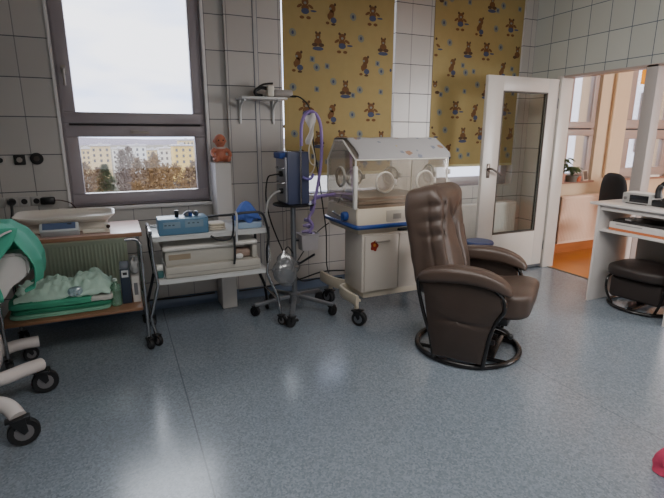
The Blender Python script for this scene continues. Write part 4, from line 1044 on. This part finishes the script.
# ------------------------------------------------------------------ desk and its contents
def desk():
    wh = M('white_desk_laminate', (208, 202, 198), .35, var=.03)
    r = thing('desk', 'white open-fronted desk with one shelf, standing in the wide opening', 'desk', (3.9, 2.33, 0))
    build(box(3.615, 4.125, 1.95, 2.715, .842, .862, bev=.003), 'desk_top', M('white_desk_top', (214, 208, 204), .25, var=.03), r)
    for y in (2.632, 1.985):
        build(box(3.635, 4.115, y, y + .02, .0, .842, bev=.002), 'side_panel', wh, r)
    build(box(3.655, 4.09, 2.005, 2.632, .622, .640, bev=.002), 'shelf', wh, r)
    build(box(4.085, 4.10, 2.005, 2.565, .18, .842, bev=.002), 'back_panel', M('greyish_back_board', (170, 166, 162), .5), r)
    build(box(3.648, 3.664, 2.005, 2.632, .800, .842, bev=.002), 'front_apron', wh, r)
    q = thing('clock_radio', 'silver radio with dark front display, standing on the white desk', 'radio', (3.88, 2.46, .862))
    bd = build(box(3.80, 3.95, 2.325, 2.565, .864, .950, bev=.008), 'housing', M('silver_plastic', (166, 164, 160), .35), q)
    build(box(3.7972, 3.8012, 2.350, 2.502, .878, .936, bev=.0015), 'display', M('dark_display', (28, 30, 32), .2), q)
    build(B().lathe([(.013, 3.800), (.013, 3.790), (.010, 3.788)], (0, 2.535, .905), 14, 'X'), 'dial', M('grey_dial', (110, 108, 106), .4), q)
    build(tube([(3.80, 2.53, .866), (3.80, 2.36, .866)], .004, 6), 'front_trim', BLACK, q)
    o = build(B().grid(lambda u, v: Vector((3.80 + u * .14, 2.33 + v * .21, .9515 + .004 * sin(u * 4) * v + .006 * v * u)), 10, 10), 'paper_sheet', M('white_paper', (226, 222, 216), .7), ang=80); o.modifiers.new('thick', 'SOLIDIFY').thickness = .0012
    tag(o, 'loose white paper sheet lying on top of the silver radio', 'paper')
    p = thing('telephone', 'black desk telephone with upright handset at the right edge of the desk', 'telephone', (3.87, 2.235, .862))
    m = Matrix.Translation((3.87, 2.235, .864)) @ Matrix.Rotation(radians(-8), 4, 'Z')
    build(box(-.08, .09, -.075, .085, 0, .05, bev=.012, mat=m), 'phone_base', BLACK, p)
    build(tube(spline([(3.84, 2.30, .925), (3.85, 2.31, .99), (3.86, 2.285, 1.04), (3.86, 2.235, 1.058), (3.86, 2.19, 1.045), (3.86, 2.16, 1.0), (3.85, 2.165, .93)], 6), [.024] * 10 + [.017] * 17 + [.024] * 10, 10), 'handset', BLACK, p)
    b = B(); pts = [(3.80 + .03 * sin(i * .1), 2.27 - i * .0012 + .010 * cos(i * .9), .905 + .010 * sin(i * .9) + .02 * sin(i * .05)) for i in range(60)]
    build(b.tube(pts, .0035, 5), 'coiled_cord', M('dark_cord', (34, 32, 32), .5), p)
    b = B()
    for a in range(3):
        for c in range(4): b.box(-.070 + c * .024 - .007, -.070 + c * .024 + .007, -.050 + a * .026 - .008, -.050 + a * .026 + .008, .05, .056, mat=m)
    build(b, 'keypad', M('grey_keys', (120, 120, 120), .5), p, smooth=False)
    o = build(B().box(3.72, 3.79, 2.115, 2.165, .863, .925, bev=.006), 'card_box', M('brown_card', (176, 136, 92), .6)); tag(o, 'small tan card box beside the black telephone', 'box')
    # shelf contents
    q = thing('document_box', 'flat white document box with an orange bottom stripe, on the desk shelf', 'box', (3.85, 2.33, .640))
    build(box(3.70, 4.0, 2.06, 2.575, .660, .708, bev=.003), 'box_lid', M('white_box_card', (212, 206, 202), .5), q)
    build(box(3.698, 4.002, 2.058, 2.577, .641, .660, bev=.002), 'orange_base', M('dull_orange_card', (190, 112, 70), .6), q)
    build(box(3.6985, 3.7005, 2.30, 2.52, .690, .698), 'printed_line', M('grey_print', (150, 146, 144), .6), q, smooth=False)
    o = build(box(3.72, 3.98, 2.08, 2.565, .709, .728, bev=.003), 'black_folder', M('black_folder_card', (40, 36, 36), .5)); tag(o, 'flat black folder lying on the white document box', 'folder')
    o = build(box(3.735, 3.80, 2.42, 2.475, .729, .745, bev=.006), 'remote_control', M('white_remote', (214, 210, 206), .4)); tag(o, 'small white remote lying on the black folder', 'remote')
    # ottoman
    t = thing('glider_ottoman', 'brown leatherette ottoman on a curved black tube base, tucked under the desk', 'ottoman', (3.90, 2.33, 0), radians(8))
    OTT = M('desk_shaded_leatherette', (42, 34, 31), .5, var=.2, vs=9., bump=.1, bs=140.)  # darker leatherette copy, shade under the desk put into its colour
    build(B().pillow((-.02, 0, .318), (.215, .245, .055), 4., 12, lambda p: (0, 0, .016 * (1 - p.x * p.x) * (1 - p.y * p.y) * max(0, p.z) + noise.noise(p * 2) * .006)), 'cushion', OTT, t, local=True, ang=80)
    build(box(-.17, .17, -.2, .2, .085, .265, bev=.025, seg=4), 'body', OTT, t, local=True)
    R = .235
    build(tube([(R * cos(2 * pi * i / 56), R * 1.05 * sin(2 * pi * i / 56), .016) for i in range(56)], .015, 10, closed=True), 'base_ring', BLACKTUBE, t, local=True)
    for s in (-1, 1):
        build(tube(spline([(-.16, s * .165, .025), (-.19, s * .21, .14), (-.15, s * .215, .255), (.15, s * .215, .255), (.19, s * .21, .14), (.16, s * .165, .025)], 6), .010, 8), 'side_frame', BLACKTUBE, t, local=True)
    build(box(-.2, .2, -.02, .02, .02, .04).box(-.03, .03, -.03, .03, .03, .09), 'base_cross', BLACK, t, local=True)
desk()

# ------------------------------------------------------------------ far room
def far_room():
    c = thing('office_chair', 'black office chair with rounded back, behind the white desk', 'chair', (4.79, 3.30, 0), radians(-24))
    bk = M('black_chair_fabric', (26, 26, 28), .85, var=.2, vs=40.)
    build(B().pillow((-.04, 0, .77), (.045, .215, .255), 3., 12, lambda p: (-.02 * (1 - p.y * p.y), 0, 0)), 'backrest', bk, c, local=True, ang=80)
    build(B().pillow((.20, 0, .46), (.23, .225, .045), 4., 10), 'seat', bk, c, local=True, ang=80)
    build(B().ribbon(spline([(.15, 0, .405), (-.03, 0, .40), (-.085, 0, .48), (-.085, 0, .70)], 6), .06, .012), 'back_bar', BLACK, c, local=True)
    build(B().lathe([(.03, .09), (.03, .40), (.09, .41), (.09, .42)], (.2, 0, 0), 16), 'gas_lift', BLACK, c, local=True)
    for k in range(5):
        a = 2 * pi * k / 5 + .3
        build(B().ribbon([(.2, 0, .11), (.2 + .15 * cos(a), .15 * sin(a), .09), (.2 + .27 * cos(a), .27 * sin(a), .075)], .04, .028), 'leg', BLACK, c, local=True)
        castor(c, .2 + .26 * cos(a), .26 * sin(a), .07, .026, .03, a, BLACK, local=True)
    c = thing('red_chair', 'dull red upholstered chair just behind the black office chair', 'chair', (5.62, 3.36, 0), radians(-50))
    rd = M('dull_red_fabric', (150, 62, 66), .85, var=.15, vs=30.)
    build(B().pillow((-.2, 0, .72), (.04, .19, .225), 4., 10), 'backrest', rd, c, local=True, ang=80)
    build(B().pillow((.0, 0, .45), (.22, .22, .045), 4., 10), 'seat', rd, c, local=True, ang=80)
    for x in (-.19, .18):
        for y in (-.18, .18): build(tube([(x, y, .002), (x * .95, y * .95, .42)], .012, 8), 'leg', BLACK, c, local=True)
    # plants
    def plant(x, y, z, pr, ph, pm, lab, n, hgt, spread, leafm, seed, nm='potted_plant'):
        rnd = random.Random(seed)
        t = thing(nm, lab, 'plant', (x, y, z), group='pot plants on the far window sill')
        build(B().lathe([(pr * .75, 0), (pr, ph), (pr * 1.08, ph), (pr * 1.08, ph * .84), (pr * .9, ph * .83), (pr * .9, ph * .9), (.004, ph * .92)], (x, y, z), 20), 'pot', pm, t)
        b = B()
        for i in range(n):
            a = rnd.uniform(0, 2 * pi); L = hgt * rnd.uniform(.6, 1.1); sp = spread * rnd.uniform(.4, 1)
            tip = Vector((x + sp * cos(a), y + sp * sin(a) * .6, z + ph + L)); base = Vector((x, y, z + ph * .8))
            b.tube(spline([base, base.lerp(tip, .5) + Vector((0, 0, L * .15)), tip], 4), .0025, 4)
            d = Vector((cos(a), sin(a), -.3)).normalized(); sd = Vector((-sin(a), cos(a), .2)); ll = rnd.uniform(.05, .085); w = ll * .38
            vs = [tip - d * ll * .3, tip + sd * w + d * ll * .2, tip + d * ll * .9 + Vector((0, 0, -.02)), tip - sd * w + d * ll * .2, tip + d * ll * .25 + Vector((0, 0, .008))]
            b.mesh(vs, [(0, 1, 4), (1, 2, 4), (2, 3, 4), (3, 0, 4)])
        build(b, 'foliage', leafm, t)
    lm = M('dark_leaf', (64, 82, 44), .5, var=.35, vs=30., trans=.3)
    plant(4.66, 3.915, .877, .055, .10, M('pinkish_clay_pot', (206, 150, 128), .7), 'taller leafy plant in a pinkish clay pot on the far sill', 34, .16, .12, lm, 3)
    plant(4.845, 3.915, .877, .07, .075, M('grey_dish_pot', (96, 92, 84), .6), 'low leafy plant in a grey bowl beside the picture frame on the far sill', 26, .09, .12, lm, 5)
    o = build(B().lathe([(.032, 0), (.038, .06), (.034, .062), (.004, .05)], (4.955, 3.92, .877), 16), 'clay_cup', M('orange_clay', (176, 84, 44), .6)); tag(o, 'small orange clay cup on the sill between plant and frame', 'cup')
    p = thing('picture_frame', 'small dark photo frame standing at the end of the far sill', 'picture frame', (5.09, 3.93, .877))
    m = Matrix.Translation((5.10, 3.925, .880)) @ Matrix.Rotation(radians(14), 4, 'Z') @ Matrix.Rotation(radians(-12), 4, 'X')
    build(box(-.062, .062, -.006, .006, .0, .125, bev=.002, mat=m), 'frame', M('pale_frame', (196, 178, 160), .5), p)
    build(box(-.050, .050, -.0075, -.0055, .012, .113, mat=m), 'photo', M('dark_photo', (78, 66, 60), .3, var=.5, vs=20.), p, smooth=False)
    # paper heap on sill of the second window and yellow blind top
    for i, (x, w) in enumerate(((6.22, .10), (6.42, .12))):
        o = build(box(x - w, x + w, 3.95, 4.02, .877, .890 + .012 * i, bev=.003), 'paper_pile', M('white_paper', (226, 222, 216), .7)); tag(o, ['flat white papers on the far sill beside the opening post', 'slightly thicker white papers on the far sill above the telephone'][i], 'papers')
    t = thing('roller_blind', 'plain bright yellow roller blind at the top of the far room window', 'blind', (6.4, 4.0, 2.03))
    ym = M('bright_yellow_cloth', (236, 176, 34), .8, var=.05, trans=.4)
    build(box(5.97, 6.55, 4.005, 4.009, 2.04, 2.80), 'blind_cloth', ym, t, smooth=False)
    build(box(5.97, 6.55, 3.998, 4.012, 2.022, 2.045, bev=.004), 'bottom_bar', ym, t)
far_room()

# ------------------------------------------------------------------ pink thing at the right edge of the floor
def pinkcloth():
    def f(u, v):
        a = 2 * pi * u; rr = (1 - v) ** .35 * (.062 + .02 * sin(3 * a + 1) + .02 * noise.noise(Vector((cos(a) * 2, sin(a) * 2, v * 3))))
        return Vector((2.025 + rr * cos(a), .965 + rr * 1.1 * sin(a), .004 + .15 * v + .02 * noise.noise(Vector((cos(a) * 3, v * 4, sin(a) * 3)))*(v>.05)))
    o = build(B().grid(f, 40, 14, closed_u=True), 'pink_cloth', M('pink_red_cloth', (196, 66, 96), .9, var=.3, vs=22.), ang=80)
    tag(o, 'crumpled pink cloth on the floor at the right picture edge', 'cloth')
pinkcloth()

# ------------------------------------------------------------------ outside
def outside():
    G = -22.
    b = B(); b.grid(lambda u, v: Vector((-700 + u * 2200, 12 + v * 1500, G + 6 * noise.noise(Vector((u * 5, v * 5, 0))) * v)), 30, 30)
    o = build(b, 'ground_outside', M('dry_winter_ground', (98, 86, 66), .95, var=.3, vs=.05)); o['kind'] = 'structure'
    def hill(u, v):
        x = -900 + u * 3200; h = (18 + 7 * noise.noise(Vector((u * 14, 0, 0))) + 3 * noise.noise(Vector((u * 50, 1, 0))))
        return Vector((x, 1450 + v * 200, -24 + h * sin(pi * min(1, v * .5 + .0)) ))
    o = build(B().grid(hill, 120, 8), 'hills', M('purplish_wooded_hills', (116, 104, 112), .95, var=.25, vs=.03), ang=80); o['kind'] = 'structure'
    cream = M('cream_facade', (222, 196, 146), .85, var=.06, vs=.3); white = M('white_facade', (230, 226, 214), .85, var=.05, vs=.3); yel = M('yellow_facade', (232, 196, 110), .85, var=.05, vs=.3)
    roofg = M('pale_roof', (186, 180, 176), .8); win = M('dark_window_glass', (96, 92, 92), .3)
    B_ = [(-19.6, -14.7, 330, -6.5, cream, 'cream apartment block at the far left of the window view'), (-13.2, -3.1, 300, -4.2, cream, 'broad cream apartment block behind the dark spruce'),
          (-2.5, 5.8, 340, -6.9, white, 'low white block behind the tall bare tree'), (6.5, 16.5, 310, -4.5, white, 'white apartment block in the middle of the window view'),
          (19.0, 28.2, 360, -8.3, cream, 'low cream block behind the orange-brown trees'), (21.5, 29.4, 280, -5.7, white, 'white apartment block just left of the yellow one'),
          (26.9, 36.9, 260, -3.7, yel, 'yellow apartment block at the right of the window view'), (43.9, 54.9, 380, -2.0, cream, 'tall cream block rising behind the yellow one')]
    for x0, x1, y, zt, m, lab in B_:
        t = thing('apartment_building', lab, 'building', ((x0 + x1) / 2, y, G), group='apartment blocks outside the first window')
        build(box(x0, x1, y, y + 12, G, zt), 'wall', m, t, smooth=False)
        build(box(x0 - .4, x1 + .4, y - .5, y + 12.5, zt, zt + .7).box((x0 + x1) / 2 - 1, (x0 + x1) / 2 + 1, y + 4, y + 6, zt + .7, zt + 1.8), 'roof', roofg, t, smooth=False)
        nx = max(2, int((x1 - x0) / 2.6)); first = None
        for i in range(nx):
            for j in range(3):
                cx = x0 + (x1 - x0) * (i + .5) / nx; cz = zt - 2.0 - 3. * j
                if first is None: first = build(box(cx - .55, cx + .55, y - .12, y + .05, cz - .75, cz + .75), 'window', win, t, smooth=False); fx, fz = cx, cz
                else:
                    w = first.copy(); COL.objects.link(w); w.parent = t; w.location = (cx - fx, 0, cz - fz)
    # white wing of the hospital and blocks seen past the other windows
    t = thing('building_wing', 'pale wing of the same building seen through the far room windows', 'building', (22, 12, G))
    wm = M('pale_wing_render', (248, 247, 246), .85, var=.04, vs=.5)
    build(box(11.9, 34, 10, 16, G, 14), 'wall', wm, t, smooth=False)
    for i in range(4):
        for j in range(2): build(box(15.0 + i * 4, 16.6 + i * 4, 9.95, 10.05, .9 + j * 3.3, 2.7 + j * 3.3), 'window', win, t, smooth=False)
    for k, (x0, x1, y, zt, m, lab) in enumerate(((60, 74, 86, -2.2, white, 'white block seen below the second yellow blind'), (76, 84, 92, -1.0, cream, 'cream block seen below the second yellow blind'), (34, 52, 100, -2.0, white, 'white block seen below the first yellow blind'))):
        t = thing('apartment_building', lab, 'building', ((x0 + x1) / 2, y, G), group='apartment blocks outside the blinds')
        build(box(x0, x1, y, y + 10, G, zt), 'wall', m, t, smooth=False); build(box(x0 - .3, x1 + .3, y - .3, y + 10.3, zt, zt + .5), 'roof', roofg, t, smooth=False)
        for i in range(5): build(box(x0 + 1 + i * (x1 - x0 - 2) / 5, x0 + 2.2 + i * (x1 - x0 - 2) / 5, y - .1, y, zt - 3, zt - 1.4), 'window', win, t, smooth=False)
    bark = M('grey_brown_bark', (96, 78, 62), .9)
    def bare(x, y, zt, lab, col, w, seed):
        rnd = random.Random(seed); H = zt - G
        t = thing('bare_tree', lab, 'tree', (x, y, G), group='bare trees outside the first window')
        b = B(); b.tube(spline([(x, y, G), (x + .2, y, G + H * .4), (x, y, G + H * .92)], 5), [.32 - .025 * i for i in range(11)], 6)
        for i in range(16):
            a = rnd.uniform(0, 2 * pi); h0 = G + H * rnd.uniform(.35, .8); L = w * rnd.uniform(.5, 1)
            b.tube([(x, y, h0), (x + L * .5 * cos(a), y + L * .5 * sin(a), h0 + L * .6), (x + L * .85 * cos(a), y + L * .85 * sin(a), h0 + L * 1.3)], [.10, .06, .02], 4)
        build(b, 'trunk', bark, t)
        b = B()
        for i in range(1500):
            a = rnd.uniform(0, 2 * pi); q = rnd.random() ** .5; h = rnd.uniform(.30, 1.0)
            env = w * (sin(pi * min(1, (h - .22) / .80)) ** .7) * (.75 + .25 * noise.noise(Vector((a, h * 4, seed))))
            p = Vector((x + env * q * cos(a), y + env * q * sin(a), G + H * h))
            d = Vector((rnd.uniform(-1, 1), rnd.uniform(-1, 1), rnd.uniform(-.2, 1.2))).normalized() * rnd.uniform(.35, .8); s_ = d.orthogonal().normalized() * rnd.uniform(.05, .14)
            b.mesh([p - s_, p + s_, p + d + s_ * .4, p + d - s_ * .4], [(0, 1, 2, 3)])
        build(b, 'twigs', col, t, smooth=False)
    tw = [M('tan_twigs', (120, 96, 70), .95, var=.35, vs=.4), M('orange_brown_twigs', (126, 96, 56), .95, var=.35, vs=.4), M('grey_brown_twigs', (110, 94, 82), .95, var=.35, vs=.4)]
    T = [(0.9, 110, -1.6, 2, 2.6, 'tall slim grey-brown bare tree right behind the spruce'), (2.7, 130, -1.3, 2, 3.0, 'tallest grey-brown bare tree, left of the window centre'), (3.2, 90, -2.6, 0, 2.6, 'tan bare tree at the window centre, before the grey-brown pair'),
         (4.2, 80, -2.5, 0, 2.4, 'small tan bare tree just right of the window centre'), (5.1, 75, -1.6, 1, 2.2, 'tall thin orange-brown tree in front of the white block'), (6.0, 70, -2.7, 1, 2.9, 'broad orange-brown tree in front of the white blocks'),
         (8.5, 80, -3.2, 1, 3.4, 'bushy orange-brown tree left of the yellow block'), (11.6, 90, -4.3, 0, 2.8, 'low tan tree in front of the yellow block'), (-5.7, 100, -3.6, 0, 3.0, 'tan bare tree at the left edge of the window view'), (-4.2, 120, -5.7, 0, 3.0, 'low tan tree left of the spruce'),
         (-2.6, 90, -5.4, 1, 2.4, 'low orange-brown tree half hidden behind the spruce'), (9.8, 150, -3.4, 2, 3.0, 'grey-brown tree in front of the middle white block'), (12.2, 85, -3.0, 0, 2.6, 'tan tree at the right edge of the window view'), (2.2, 66, -4.6, 1, 2.4, 'low orange-brown tree at the bottom of the window view')]
    for i, (x, y, zt, ci, w, lab) in enumerate(T): bare(x, y, zt, lab, tw[ci], w, i + 11)
    x, y, zt = -1.45, 60, -1.7
    t = thing('spruce_tree', 'dark green spruce at the lower left of the window view', 'tree', (x, y, G)); H = zt - G; rnd = random.Random(5)
    build(tube([(x, y, G), (x, y, zt - .3)], [.3, .03], 8), 'trunk', bark, t)
    b = B()
    for i in range(6500):
        h = 1 - rnd.random() ** 1.2 * .62; a = rnd.uniform(0, 2 * pi); R = 6.6 * (1 - h) ** .75 * .95 * (.8 + .2 * sin(h * 70)); q = rnd.random() ** .4
        p = Vector((x + R * q * cos(a), y + R * q * sin(a), G + H * h)); d = Vector((cos(a), sin(a), -.35 + .5 * rnd.random())).normalized() * rnd.uniform(.3, .55); s_ = Vector((-sin(a), cos(a), .1)) * rnd.uniform(.06, .14)
        b.mesh([p - s_, p + s_, p + d], [(0, 1, 2)])
    build(b, 'needles', M('dark_spruce_needles', (70, 76, 34), .9, var=.4, vs=.8), t, smooth=False)
outside()

# ------------------------------------------------------------------ sky, lamps, camera
def world():
    w = bpy.data.worlds.new('sky'); SC.world = w; w.use_nodes = True
    t = w.node_tree; t.nodes.clear()
    out = t.nodes.new('ShaderNodeOutputWorld'); bg = t.nodes.new('ShaderNodeBackground')
    tc = t.nodes.new('ShaderNodeTexCoord'); mp = t.nodes.new('ShaderNodeMapping'); mp.inputs['Scale'].default_value = (1.4, 1.4, 4.5)
    nz = t.nodes.new('ShaderNodeTexNoise'); nz.inputs['Scale'].default_value = 3.2; nz.inputs['Detail'].default_value = 6
    rp = t.nodes.new('ShaderNodeValToRGB'); rp.color_ramp.elements[0].position = .40; rp.color_ramp.elements[1].position = .62
    rp.color_ramp.elements[0].color = (.58, .67, 1.0, 1); rp.color_ramp.elements[1].color = (.98, .96, 1.04, 1)
    L = t.links.new
    L(tc.outputs['Generated'], mp.inputs[0]); L(mp.outputs[0], nz.inputs[0]); L(nz.outputs['Fac'], rp.inputs[0]); L(rp.outputs[0], bg.inputs[0]); L(bg.outputs[0], out.inputs[0])
    bg.inputs[1].default_value = SKY
SKY = 3.2
world()
def lamp(name, kind, loc, energy, col=(1, 1, 1), rot=(0, 0, 0), **kw):
    d = bpy.data.lights.new(name, kind); d.energy = energy; d.color = col
    for k, v in kw.items(): setattr(d, k, v)
    o = bpy.data.objects.new(name, d); COL.objects.link(o); o.location = loc; o.rotation_euler = rot
    return o
# overcast daylight coming in at the windows
lamp('daylight', 'SUN', (2, 30, 20), 3.5, (.95, .97, 1.0), (radians(-58), 0, radians(8)), angle=radians(50))
# added weak fill lamp behind the camera, brightening the left side
lamp('rear_fill_light', 'AREA', (.6, -2.5, 1.45), 15, (.97, .98, 1.0), (radians(90), 0, 0), shape='RECTANGLE', size=2.6, size_y=1.4)
# added fill lamps under the ceiling, aimed at the floor and walls
lamp('ceiling_fill', 'AREA', (.7, .6, 2.95), 40, (1.0, .975, .95), (radians(12), 0, 0), shape='RECTANGLE', size=1.6, size_y=1.6, spread=radians(118))
lamp('ceiling_fill', 'AREA', (2.6, .3, 2.95), 22, (1.0, .97, .94), (radians(38), 0, radians(-8)), shape='RECTANGLE', size=1.6, size_y=1.2, spread=radians(105))
lamp('ceiling_fill', 'AREA', (1.1, 2.0, 2.93), 37, (1.0, .97, .94), (radians(60), 0, radians(-90)), shape='RECTANGLE', size=1.4, size_y=1.0, spread=radians(110))
# added area lamp in the neighbouring room, side light through the wide opening
lamp('side_fill_light', 'AREA', (7.0, -2.1, 1.55), 290, (.98, .98, 1.0), (radians(90), 0, radians(43)), shape='RECTANGLE', size=2.2, size_y=1.7)
lamp('neighbour_room_fill', 'AREA', (6.0, 2.4, 2.96), 8, (1.0, .94, .88), (0, 0, 0), shape='RECTANGLE', size=2.0, size_y=2.0)  # added fill lamp brightening the neighbouring room

H = 1.4
f, pitch, yaw = 469.77, .235985, .422647
cd = bpy.data.cameras.new('camera'); cam = bpy.data.objects.new('camera', cd); COL.objects.link(cam)
cd.sensor_fit = 'HORIZONTAL'; cd.sensor_width = 36.; cd.lens = f / 664 * 36.
cd.clip_start = .05; cd.clip_end = 4000
cam.location = (0, 0, H); cam.rotation_euler = (pi / 2 - pitch, 0, -yaw)
SC.camera = cam
SC.view_settings.view_transform = 'AgX'
SC.view_settings.look = 'AgX - Base Contrast'
SC.view_settings.exposure = .22
SC.cycles.use_denoising = True
SC.cycles.max_bounces = 10
SC.cycles.transparent_max_bounces = 16
